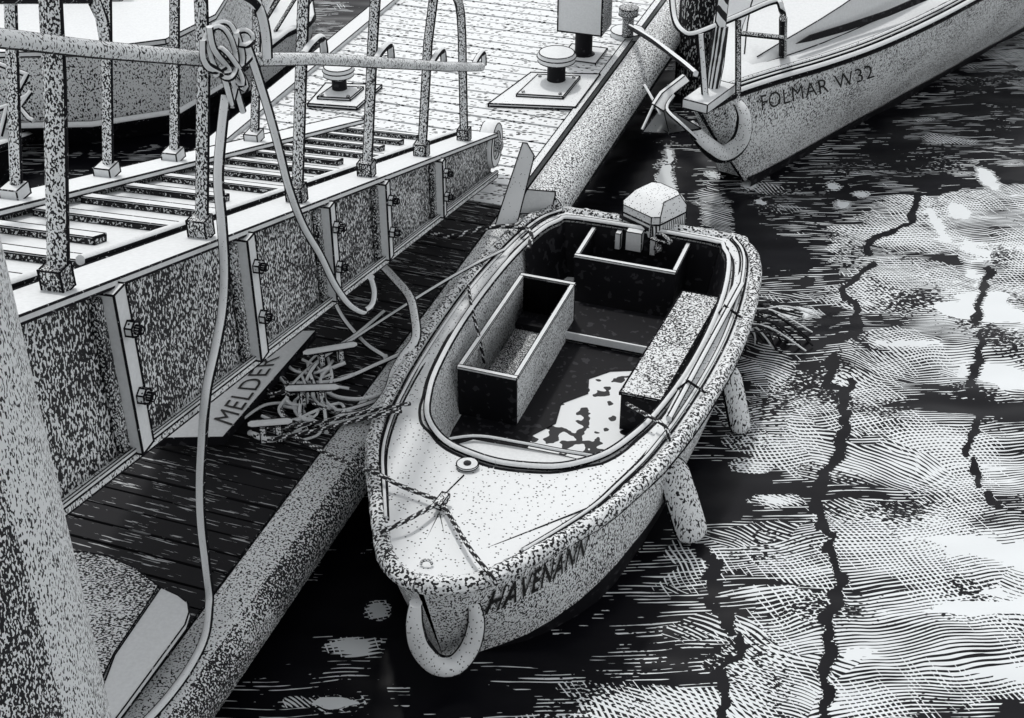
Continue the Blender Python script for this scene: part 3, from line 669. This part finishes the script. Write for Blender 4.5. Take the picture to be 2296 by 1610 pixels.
mb = MB(); mb.box(BR_(3.86, -.02, .535), RA*.008, RN*.13, V((0, 0, .012))); mb.box(BR_(3.856, -.02, .485), RA*.012, RN*.09, V((0, 0, .022))); mb.build('front_grille', BLK, om)
mb = MB(); mb.box(B(3.90, -.03, .40), BA*.06, BN*.08, V((0, 0, .05))); mb.build('swivel_bracket', STD, om, lines=.003)
mb = MB(); mb.box(B(3.82, -.04, .45), BA*.05, BN*.055, V((0, 0, .07))); mb.box(B(3.82, .09, .43), BA*.045, BN*.02, V((0, 0, .06))); mb.box(B(3.82, -.15, .43), BA*.045, BN*.02, V((0, 0, .06))); mb.build('clamp_bracket', [PAP], om, lines=.004)
mb = MB(); mb.lathe(B(3.78, .13, .44), [(.02, 0), (.028, .01), (.028, .03), (.015, .04)], 10, ax=-BA); mb.tube(cat_rom([B(3.77, .08, .5), B(3.72, .14, .52), B(3.74, .2, .5)], 5), .012, n=7); mb.build('clamp_screw', STD, om)
mb = MB(); mb.tube([B(3.84, .10, .50), B(3.78, .16, .53), B(3.70, .22, .54)], [.02, .016, .02], n=10); mb.build('tiller_arm', STD, om)
mb = MB(); mb.box(B(4.07, 0, .12), BA*.07, BN*.035, V((0, 0, .42))); mb.box(B(4.1, 0, -.1), BA*.14, BN*.09, V((0, 0, .01))); mb.build('leg', STP, om)

# bow fender hose
mb = MB(); pts = [P(932, 1352, .66), P(930, 1400, .52), P(942, 1450, .32), P(975, 1488, .17), P(1018, 1492, .13), P(1052, 1455, .2), P(1068, 1400, .36), P(1062, 1350, .52)]
path = resample(cat_rom(pts), .03); N = len(path)
mb.tube(path, [.018+.034*sin(pi*min(1, max(.0, (i+1)/N)))**.45 for i in range(N)], n=14)
tag(mb.build('bow_fender', DOT, None), 'fat white U shaped fender hanging round the bow of the dinghy', 'fender', 'fenders')
def fender(a, b, r, lab, par=None, grp='fenders'):
    th = thing('boat_fender', b, lab, 'fender', grp); d = (b-a); L = d.length; d.normalize()
    mb = MB(); path = [a+d*L*k for k in (0, .04, .1, .2, .5, .85, .93, .98, 1)]; mb.tube(path, [r*.25, r*.35, r*.75, r*.95, r, r, r*.9, r*.6, r*.3], n=16); mb.build('body', ink('fender_strokes', 'worm', .425, 50, (1, 1, .3), var=.03), th)
    mb = MB(); mb.tube([a+V((0, 0, .02)), a-d*.03], r*.2, n=8); mb.build('eye', BLK, th); return th
fender(P(1497, 1018, .47), P(1556, 1212, .02), .092, 'big white cylinder fender hanging lowest on the starboard side of the dinghy')
fender(P(1632, 812, .42), P(1662, 970, .0), .068, 'white cylinder fender hanging amidships on the starboard side of the dinghy')
# boat hook lashed on starboard
bk = thing('boat_hook', B(2.6, .74, .56), 'thin pole lashed along the starboard gunwale of the dinghy', 'boat hook')
mb = MB(); mb.tube([B(1.7, .715, zg(1.7)+.045), B(3.3, .775, zg(3.3)+.05)], .018, n=10); mb.build('pole', PAP, bk)
for s in (2.05, 2.95):
    mb = MB(); mb.tube([B(s-.02, .6+.11*s/3, zg(s)+.02), B(s, .72+.02*s/3, zg(s)+.085), B(s+.02, .86, zg(s)+.0)], .008, n=6); mb.build('lashing', INK, bk)
# weed / frayed rope trailing from the gunwale
mb = MB()
for k in range(46):
    a = P(1655+random.uniform(-15, 10), 700+random.uniform(-25, 60), .25+random.uniform(0, .15)); b = P(1700+random.uniform(-30, 125), 745+random.uniform(-55, 45), .02)
    mid = a.lerp(b, .5)+V((random.uniform(-.05, .05), random.uniform(-.05, .05), .06)); mb.tube(cat_rom([a, mid, b], 5), .006, n=4, mat=k % 4 == 0)
tag(mb.build('frayed_rope_bundle', [BLK, PAP], None), 'dark bundle of frayed rope strands trailing in the water from the starboard gunwale', 'rope bundle')

# ================================================================== ROPES
RM = [ROPEW, INK]; DKR = [ink('tarred_rope', 'worm', .7, 30, light=(.2, .2, .2, 1)), PAP]
def ropeobj(name, lab, pts, r=.012, plain=False, grp='ropes', mats=None):
    mb = MB(); (hose(mb, pts, r) if plain else rope(mb, pts, r)); return tag(mb.build(name, mats or RM, None), lab, 'rope' if not plain else 'hose', grp)
RG = 'mooring lines of the dinghy'
pts = [G(u, v, .09) for u, v in [(507, 215), (497, 300), (490, 400), (498, 500), (504, 600), (500, 690), (484, 780), (466, 860)]]
g1 = G(462, 900, .09); b1 = P(470, 1340, .53); d0 = depth(g1); d1 = depth(b1)
pts += [RP(u, v, lerp(d0, d1, (v-900)/440)) for u, v in [(460, 910), (455, 980), (450, 1090), (453, 1180), (462, 1260)]]+[b1, P(462, 1420, .54), P(430, 1490, .53), P(380, 1560, .53), P(320, 1625, .53), P(250, 1690, .53)]
ropeobj('hanging_hose', 'long white hose hanging from the gangway rail knot down to the near deck edge', pts, .021, True, 'white hoses hung on the gangway rail')
pts = [G(u, v, .09) for u, v in [(552, 95), (575, 160), (603, 250), (625, 330), (648, 420), (680, 505), (720, 575), (752, 640), (782, 680), (815, 697), (834, 685), (840, 655), (832, 622)]]
ropeobj('hanging_hose', 'white hose slanting down from the rail to a U bend on the dark deck', pts, .019, True, 'white hoses hung on the gangway rail')
pts = [G(500, -30, .05), G(560, -5, .05), G(585, 30, .05), G(597, 80, .05), G(600, 130, .05)]
ropeobj('hanging_hose', 'short white hose arching over beside the knotted post at the top edge', pts, .022, True, 'white hoses hung on the gangway rail')
# knot on the rail: loops
kn = thing('rope_coil', G(500, 130, .05), 'knotted bundle of white rope tied where the gangway rail meets the second post', 'rope coil')
def loopP(c, ru, rv, rot, off, a0=0, a1=2*pi, n=14):
    return [G(c[0]+ru*cos(rot)*cos(a)-rv*sin(rot)*sin(a), c[1]+ru*sin(rot)*cos(a)+rv*cos(rot)*sin(a), off+.03*sin(a*1.3)) for a in [a0+(a1-a0)*k/n for k in range(n+1)]]
for c_, ru, rv, rot, off, r in [((492, 105), 36, 56, .3, .08, .007), ((500, 118), 28, 60, -.25, .1, .007), ((520, 150), 10, 48, -.55, .12, .011), ((532, 165), 9, 42, -.5, .1, .010), ((548, 85), 20, 17, 0, .1, .010)]:
    mb = MB(); mb.tube(resample(cat_rom(loopP(c_, ru, rv, rot, off), 4), .015), max(r, .012), ol=.8); mb.build('rope_loop', PAP, kn)
for pl in ([(470, 60), (480, 110), (510, 150), (530, 200), (545, 250)], [(455, 90), (460, 140), (500, 170), (520, 235)], [(530, 70), (545, 130), (530, 190), (518, 240)], [(485, 165), (510, 165), (540, 150), (560, 130)]):
    mb = MB(); mb.tube(resample(cat_rom([G(u, v, .11) for u, v in pl]), .02), .0135, ol=.8); mb.build('rope_loop', PAP, kn)
# bow lines
zb = .77
ropeobj('mooring_rope', 'twisted line from the dinghy bow cleat over the port bow to the bar cleats', [ct+V((0, 0, .03)), P(900, 1090, .73), P(845, 1062, .74), P(760, 1030, .6), P(700, 1000, .55), P(640, 968, .53)], .0095, grp=RG, mats=DKR)
ropeobj('mooring_rope', 'short twisted line from the bow cleat to the port gunwale fender', [ct+V((0, 0, .03)), P(920, 1162, .78), P(852, 1195, .76)], .0095, grp=RG, mats=DKR)
ropeobj('mooring_rope', 'twisted line from the bow cleat across the foredeck to the starboard bow', [ct+V((0, 0, .03)), P(1050, 1225, .79), P(1100, 1290, .78), P(1112, 1310, .72)], .0095, grp=RG, mats=DKR)
ropeobj('mooring_rope', 'doubled line from the port cockpit corner to the bar cleats', [P(920, 905, .67), P(860, 915, .68), P(760, 938, .6), P(660, 955, .56), P(600, 962, .53)], .0095, grp=RG, mats=DKR)
ropeobj('mooring_rope', 'second strand of the doubled line from the port cockpit corner', [P(900, 922, .67), P(850, 930, .68), P(750, 955, .6), P(680, 972, .56), P(610, 985, .53)], .010, grp=RG, mats=DKR)
ropeobj('mooring_rope', 'stern line running from the port quarter under the gangway', [P(1185, 560, .56), P(1190, 520, .58), P(1150, 508, .56), P(1080, 512, .52), P(1010, 530, .5), P(950, 515, .49)], .014, grp=RG, mats=DKR)
ropeobj('mooring_rope', 'long taut line stretched along the deck past the port quarter', [P(1130, 560, .56), P(1050, 600, .54), P(940, 665, .53), P(800, 755, .52), P(700, 820, .51), P(640, 880, .5)], .012, True, grp=RG)
ropeobj('mooring_rope', 'fender line crossing the starboard coaming of the dinghy', [P(1405, 905, .60), P(1440, 925, .67), P(1490, 955, .66), P(1500, 990, .6), P(1497, 1020, .48)], .0095, grp=RG, mats=DKR)
ropeobj('mooring_rope', 'thin line from the port gunwale into the open box', [P(1050, 640, .57), P(1058, 690, .56), P(1075, 760, .45), P(1085, 815, .3)], .009, grp=RG, mats=DKR)
DRG = 'deck ropes and hoses by the lettered board'
mb = MB(); hose(mb, [P(850, 588, .50), P(885, 625, .58), P(918, 665, .62), P(930, 710, .62), P(932, 760, .60), P(905, 800, .56), P(885, 835, .55), P(870, 880, .53), P(830, 925, .52), P(760, 938, .51)], .030)
tag(mb.build('heavy_hose', DOT, None), 'thick black and white hose curving over the deck edge to the dinghy', 'hose', DRG)
for lab, pl, r in [('pale hose looping from the girder down across the dark deck', [(752, 680), (775, 720), (820, 770), (865, 800)], .017), ('pale rope arching above the bar cleats', [(860, 700), (800, 750), (740, 790), (700, 830), (680, 880), (672, 930)], .016),
    ('rope standing beside the buried bar cleat', [(735, 800), (745, 850), (725, 890), (730, 930), (732, 970)], .015), ('white rope stretched level across the deck below the bar cleat', [(660, 860), (760, 852), (850, 815), (895, 795)], .016),
    ('white rope loop nearest the beam', [(650, 950), (700, 925), (760, 905), (770, 925), (730, 945), (665, 955)], .014), ('rope bight under the buried bar cleat', [(690, 815), (705, 860), (735, 905), (770, 920), (850, 895), (890, 870)], .014), ('frayed end of rope below the nearest bar cleat', [(560, 970), (600, 985), (640, 978), (690, 960)], .014),
    ('curled rope by the board edge', [(672, 830), (690, 880), (680, 920), (705, 935), (720, 900), (700, 870), (660, 900)], .012)]:
    ropeobj('deck_rope', lab, [P(u, v, .49+.03*(i % 2)) for i, (u, v) in enumerate(pl)], r, random.random() < .75, grp=DRG)
rnd = random.Random(5)
for k in range(18):
    u0 = rnd.uniform(590, 740); v0 = rnd.uniform(835, 970); a0_ = rnd.uniform(0, 6.28); L_ = rnd.uniform(50, 100); c_ = rnd.choice((-1, 1))*rnd.uniform(.5, 1.5)
    pl = [(u0+L_*cos(a0_+c_*q)*q, v0+.6*L_*sin(a0_+c_*q)*q) for q in (-1, -.5, 0, .5, 1, 1.4)]
    ropeobj('rope_strand', 'loose strand in the rope tangle among the bar cleats', [P(u, v, .485+.05*rnd.random()) for u, v in pl], rnd.uniform(.0065, .0115), k % 3 != 1, grp='loose strands in the rope tangle', mats=DKR if k % 3 == 1 else None)

# ================================================================== SAILING BOAT
fb = thing('sailing_boat', V((2.6, 11, 0)), 'white sailing boat lettered FOLMAR W32 lying with its bow over the pontoon pipe', 'sailing boat')
FA = radians(34); FX = V((sin(FA), cos(FA), 0)); FN = V((cos(FA), -sin(FA), 0)); FB = V((1.31, 9.26, 0))
def FQ(l, o, z): p = FB+FX*l+FN*o; p.z = z; return p
# near side curves
sh = [P(1565, 236, .95), P(1605, 224, .95), P(1647, 203, .95), P(1740, 172, .95), P(1850, 140, .97), P(1964, 100, 1.0), P(2080, 48, 1.02), P(2190, -10, 1.05), P(2320, -85, 1.08), P(2500, -200, 1.1)]
wl = [P(1680, 408, .03), P(1700, 398, .03), P(1740, 376, .03), P(1830, 325, .03), P(1930, 268, .03), P(2040, 206, .03), P(2150, 144, .03), P(2296, 62, .03), P(2450, -25, .03), P(2650, -140, .03)]
shc = cat_rom(sh, 4); wlc = cat_rom(wl, 4)
def mir(p):
    q = p-FB; q.z = 0; o = q.dot(FN); r = p-FN*(2*o); return r
def sidep(f, g):
    i = f*(len(shc)-1); k = min(int(i), len(shc)-2); t = i-k
    a = shc[k].lerp(shc[k+1], t); b = wlc[k].lerp(wlc[k+1], t); p = a.lerp(b, g); return p+FN*.10*sin(pi*g)*min(1, f*4)
FH = ink('topsides_speckled', 'worm', .445, 52, (1, 1, .45), var=.05)
n = len(shc)
mb = MB(); mb.loft([[sidep(i/(n-1), g) for g in (0, .2, .4, .6, .8, .95)] for i in range(n)]); mb.loft([[mir(sidep(i/(n-1), g)) for g in (0, .2, .4, .6, .8, .95)] for i in range(n)])
mb.loft([[lerp(sidep(0, g), mir(sidep(0, g)), k/3) for k in range(4)] for g in (0, .2, .4, .6, .8, .95)])
fh = mb.build('hull', FH, fb)
mb = MB(); mb.loft([[sidep(i/(n-1), .93)+FN*.012, sidep(i/(n-1), 1)+FN*.014, sidep(i/(n-1), 1)-V((0, 0, .25))] for i in range(n)]); mb.loft([[mir(sidep(i/(n-1), .93)), mir(sidep(i/(n-1), 1)), mir(sidep(i/(n-1), 1))-V((0, 0, .25))] for i in range(n)]); mb.build('boot_stripe', BLK, fb)
mb = MB(); mb.tube([p+V((0, 0, -.01))+FN*.012 for p in shc], .028, n=8); mb.build('rub_rail', PAP, fb, lines=0)
mb = MB(); mb.tube([p+V((0, 0, -.05))+FN*.016 for p in shc], .010, n=6); mb.build('rub_rail_strake', BLK, fb)
mb = MB(); mb.tube([p+V((0, 0, .045))-FN*.03 for p in shc], .018, n=8); mb.build('toe_rail', DOT, fb)
mb = MB(); mb.tube([p+V((0, 0, .02))-FN*.0 for p in shc], .007, n=5); mb.build('deck_joint', INK, fb)
mb = MB(); mb.tube([p+V((0, 0, .015))-FN*.09 for p in shc[2:]], .008, n=5); mb.build('deck_joint', ink('dashed_ink', 'worm', .5, 14), fb)
mb = MB(); mb.loft([[shc[i]-FN*.01+V((0, 0, .01)), lerp(shc[i], mir(shc[i]), .5)+V((0, 0, .04)), mir(shc[i])+V((0, 0, .01))] for i in range(n)]); mb.build('foredeck', PAP, fb)
# coachroof with long dark window
c0 = [sh[3]+(mir(sh[3])-sh[3])*.40, sh[5]+(mir(sh[5])-sh[5])*.2, sh[7]+(mir(sh[7])-sh[7])*.16, sh[9]+(mir(sh[9])-sh[9])*.15]
cc = cat_rom(c0, 5); mb = MB()
mb.loft([[p+V((0, 0, .02)), p+V((0, 0, .02+.26*min(1, i/6)))-FN*.05, mir(p)+V((0, 0, .02+.26*min(1, i/6)))+FN*.05, mir(p)+V((0, 0, .02))] for i, p in enumerate(cc)]); mb.build('coachroof', PAP, fb, lines=.006)
mb = MB(); w = [P(1783, 98, 1.08), P(1815, 78, 1.12), P(1900, 52, 1.13), P(1990, 22, 1.15), P(2110, -30, 1.18), P(2110, -14, 1.15), P(1990, 36, 1.1), P(1900, 68, 1.08), P(1815, 92, 1.07)]
mb.prism(w, V((.008, -.015, .004))); mb.build('window', BLK, fb)
# stem, bow roller, anchor
mb = MB(); mb.box(P(1590, 215, 1.0), FX*.22, FN*.10, V((0, 0, .035))); mb.build('bow_roller', PAP, fb, lines=.005, bevel=.012)
mb = MB(); mb.tube([P(1568, 245, .93), P(1600, 300, .6), P(1668, 402, .1)], .022, n=8); mb.build('stem_band', STD, fb)
an = thing('anchor', P(1490, 280, .8), 'white plough anchor hanging from the bow roller of the sailing boat', 'anchor')
mb = MB(); a = P(1440, 297, .82); b = P(1485, 236, .92); c = P(1572, 288, .78); e = P(1500, 300, .72); mb.add([a, b, c, e, a.lerp(b, .5)-V((0, 0, .03))], [(0, 1, 4), (0, 3, 1), (1, 3, 2), (0, 4, 3)]); mb.prism([a, e, c, b], V((0, .02, -.015))); mb.build('fluke', [DOTL], an, lines=.005)
mb = MB(); mb.prism([P(1460, 232, .98), P(1478, 205, 1.02), P(1530, 165, 1.05), P(1540, 178, 1.03), P(1505, 205, 1.0), P(1492, 235, .95), P(1480, 245, .93)], V((.02, -.03, 0))); mb.build('shank', [PAP], an, lines=.005)
mb = MB(); mb.tube(cat_rom([P(1445, 190, 1.0), P(1465, 225, .95), P(1480, 255, .9)], 4), .010, n=6); mb.tube([P(1470, 225, .95), P(1440, 290, .8)], .01, n=6); mb.tube(cat_rom([P(1510, 215, 1.0), P(1495, 245, .95), P(1530, 280, .9), P(1560, 310, .75)], 5), .016, n=8); mb.build('stock', PAP, an)
# bow fender of the sailing boat
pts = [P(1655, 232, .9), P(1668, 262, .82), P(1662, 310, .62), P(1640, 338, .5), P(1614, 345, .48), P(1585, 325, .6), P(1562, 300, .7), P(1552, 275, .8)]
path = resample(cat_rom(pts), .03); N = len(path); mb = MB(); mb.tube(path, [.02+.05*sin(pi*min(1, (i+1)/N))**.5 for i in range(N)], n=14)
tag(mb.build('bow_fender', DOT, None), 'fat white curved fender slung under the bow of the sailing boat', 'fender', 'fenders')
# pulpit
mb = MB(); z1 = 1.45
A_ = P(1605, 225, .98); pp = [P(1755, 128, .98), RP(1758, 60, depth(P(1755, 128, .98))-.1), RP(1752, 20, 10.0), RP(1735, 3, 10.0), RP(1650, 38, 9.9), RP(1560, 75, 9.7), RP(1530, 70, 9.7), RP(1512, 40, 9.8), RP(1505, -30, 9.9)]
mb.tube(cat_rom(pp, 5), .024, n=10); mb.build('pulpit', PAP, fb)
mb = MB(); mb.tube([RP(1570, 76, 9.7), P(1582, 232, .97)], .026, n=8); mb.build('pulpit_leg', DOT, fb)
mb = MB(); mb.tube([RP(1655, 45, 9.9), P(1655, 220, .97)], .022, n=8); mb.build('pulpit_leg', STD, fb)
mb = MB(); mb.tube([RP(1756, 40, 9.95), P(1755, 128, .98)], .030, n=8); mb.build('pulpit_leg', STD, fb)
mb = MB(); mb.tube([RP(1660, 75, 10.0), RP(1755, 85, 10.05)], .02, n=8); mb.build('pulpit_bar', STP, fb)
st = P(1598, 205, 1.0); mb = MB(); top = st+V((.35, 1.2, 6)); mb.tube([st+V((0, 0, .02)), st.lerp(top, .03), st.lerp(top, .075)], [.045, .06, .06], n=12); mb.build('furling_drum', HAT, fb)
mb = MB(); mb.tube([st.lerp(top, .075), top], .042, n=12); mb.build('furled_sail', ink('furled_sail_hatch', 'hatch', -.1, 90, (1, 1, .7), (0, radians(55), 0)), fb)
c00 = best(sidep, 1699, 246, [i/200 for i in range(150)], [i/30 for i in range(28)]); c01 = best(sidep, 1697, 214, [i/200 for i in range(150)], [i/30 for i in range(28)])
c10 = best(sidep, 1952, 171, [i/200 for i in range(150)], [i/30 for i in range(28)]); c11 = best(sidep, 1946, 142, [i/200 for i in range(150)], [i/30 for i in range(28)])
def mp(x, y):
    a = lerp(lerp(c00[1], c01[1], y), lerp(c10[1], c11[1], y), x); g = lerp(lerp(c00[2], c01[2], y), lerp(c10[2], c11[2], y), x)
    return sidep(a, g)+FN*.03
text_mesh('FOLMAR W32', mp, 'name_lettering', MATS['black_letters'], fh, -.002)
ropeobj('mooring_rope', 'taut white bow line from the knobbed mooring post to the sailing boat', [P(1412, 60, .66), RP(1470, 95, 10.2), RP(1530, 140, 9.6), RP(1560, 165, 9.4)], .022, True, grp='mooring lines of the sailing boat')

# ================================================================== BOATS ON THE FAR LEFT
bb = thing('motor_boat', V((-4, 10.9, 0)), 'big motor boat with black lower hull and tall speckled topsides behind the gangway', 'motor boat')
def brow(pts_near, z0, z1, mat, name, par, dy0=0, dy1=0):
    mb = MB(); mb.loft([[V((x, y+dy0, z0)), V((x, y+dy1, z1))] for x, y in pts_near]); return mb.build(name, mat, par)
pn = [(-9, 10.8), (-6, 10.5), (-4.5, 10.45), (-3.4, 10.5), (-2.75, 10.75), (-2.45, 11.3), (-2.35, 13.5)]
brow(pn, -.2, .20, BLK, 'lower_hull', bb, .25, 0)
brow(pn, .25, .84, ink('topsides_far', 'worm', .43, 40, (1, 1, .6), var=.03), 'topsides', bb, 0, -.12)
mb = MB(); mb.tube([V((x, y-.03, .225)) for x, y in pn], .035, n=8); mb.build('rub_rail', PAP, bb)
mb = MB(); q = [V((x, y-.12, .85)) for x, y in pn]+[V((-9, 13.5, .85))]; mb.prism(q, V((0, 0, .04))); mb.build('deck', PAP, bb, lines=.006)
mb = MB(); mb.hexa([V((-8.5, 11.5, .89)), V((-3.3, 11.5, .89)), V((-3.2, 13.2, .89)), V((-8.5, 13.2, .89))], [V((-8.5, 11.7, 1.15)), V((-3.6, 11.7, 1.15)), V((-3.5, 13.0, 1.15)), V((-8.5, 13.0, 1.15))]); mb.build('cabin', PAP, bb, lines=.007)
mb = MB()
for k in range(4): mb.prism([V((-6.9+k*1.0, 11.53, .94)), V((-6.2+k*1.0, 11.53, .94)), V((-6.25+k*1.0, 11.64, 1.08)), V((-6.85+k*1.0, 11.64, 1.08))], V((0, -.02, 0)))
mb.build('window', STP, bb)
# second boat, bow towards the pontoon
cbn = thing('cabin_boat', P(640, 140, .5), 'pale cabin boat with speckled bow beyond the bollard behind the posts', 'cabin boat')
ed = [(505, 235), (590, 205), (640, 165), (690, 118), (700, 80), (690, 20)]
tp_ = [(500, 190), (570, 130), (640, 75), (690, 52), (700, 40), (690, -30)]
eb = [P(u, v, .02) for u, v in ed]; et = [RP(u, v, depth(P(*e, .02))-.15) for (u, v), e in zip(tp_, ed)]
mb = MB(); mb.loft([[a, lerp(a, b, .18)] for a, b in zip(eb, et)]); mb.build('lower_hull', BLK, cbn)
mb = MB(); mb.loft([[lerp(a, b, .18), b] for a, b in zip(eb, et)]); mb.build('topsides', ink('topsides_dots', 'dots', .24, 26), cbn)
mb = MB(); mb.tube(et, .04, n=8); mb.build('rub_rail', PAP, cbn)
mb = MB(); bk_ = [p+V((-2.2, 1.5, 0)) for p in et]; mb.loft([[a, V((b.x, b.y, a.z))] for a, b in zip(et, bk_)]); mb.build('deck', PAP, cbn)
for k in range(3):
    mb = MB(); a = et[1+k]+V((-.1, .05, 0)); mb.tube([a, a+V((.35, .5, .45))], .018, n=6); mb.build('guard_rail', STD, cbn)
# small boat at the left edge
sb = thing('work_boat', P(0, 400, 0), 'black hulled boat with white bow deck and rail at the left edge', 'work boat')
ed = [(-150, 560), (-60, 470), (0, 405), (40, 350), (64, 305)]; tp_ = [(-150, 370), (-60, 345), (0, 328), (40, 316), (72, 302)]
eb = [P(u, v, .02) for u, v in ed]; et = [RP(u, v, depth(P(*e, .02))-.12) for (u, v), e in zip(tp_, ed)]
mb = MB(); mb.loft([[a, b] for a, b in zip(eb, et)]); mb.build('hull', BLK, sb)
mb = MB(); mb.tube(et+[et[-1]+V((.08, .1, .04)), et[-1]+V((.02, .3, .06)), et[-1]+V((-.3, .6, .06))], .045, n=8); mb.build('rub_rail', PAP, sb)
mb = MB(); mb.loft([[a+V((0, 0, .02)), V((a.x-.6, a.y+.9, a.z+.05))] for a in et]); mb.build('deck', PAP, sb)
mb = MB()
for pl in ([(0, 305), (15, 245), (25, 235)], [(-20, 250), (25, 235), (62, 215), (70, 205)], [(25, 235), (62, 165)], [(-10, 140), (62, 168)], [(62, 215), (45, 240), (65, 265), (75, 270)]):
    mb.tube([RP(u, v, 9.6) for u, v in pl], .022, n=7)
mb.build('guard_rail', PAP, sb)

# ================================================================== LIGHT, SKY, CAMERA
el, azs = radians(62), atan2(-.28, .96)           # sun far left of the view
w = bpy.data.worlds.new('World'); S.world = w; w.use_nodes = True; nt = w.node_tree
sky = nt.nodes.new('ShaderNodeTexSky'); sky.sky_type = 'NISHITA'; sky.sun_disc = False; sky.sun_elevation = el; sky.sun_rotation = azs
hs_ = nt.nodes.new('ShaderNodeHueSaturation'); hs_.inputs['Saturation'].default_value = .06
nt.links.new(sky.outputs[0], hs_.inputs['Color']); nt.links.new(hs_.outputs[0], nt.nodes['Background'].inputs[0]); nt.nodes['Background'].inputs[1].default_value = .15
sd = V((sin(azs)*cos(el), cos(azs)*cos(el), sin(el)))
L = bpy.data.lights.new('Sun', 'SUN'); L.energy = 1.2; L.angle = radians(4); L.color = (1, .985, .96)
lo = bpy.data.objects.new('Sun', L); COL.objects.link(lo); lo.rotation_euler = sd.to_track_quat('Z', 'Y').to_euler()
cam = bpy.data.cameras.new('Camera'); cam.sensor_width = 36; cam.lens = 36*F/2296; cam.clip_end = 2000; cam.clip_start = .05
co_ = bpy.data.objects.new('Camera', cam); COL.objects.link(co_); co_.location = (0, 0, H); co_.rotation_euler = (pi/2-TH, 0, 0); S.camera = co_
S.view_settings.view_transform = 'Standard'; S.view_settings.look = 'None'; S.view_settings.exposure = .36; S.view_settings.gamma = 1
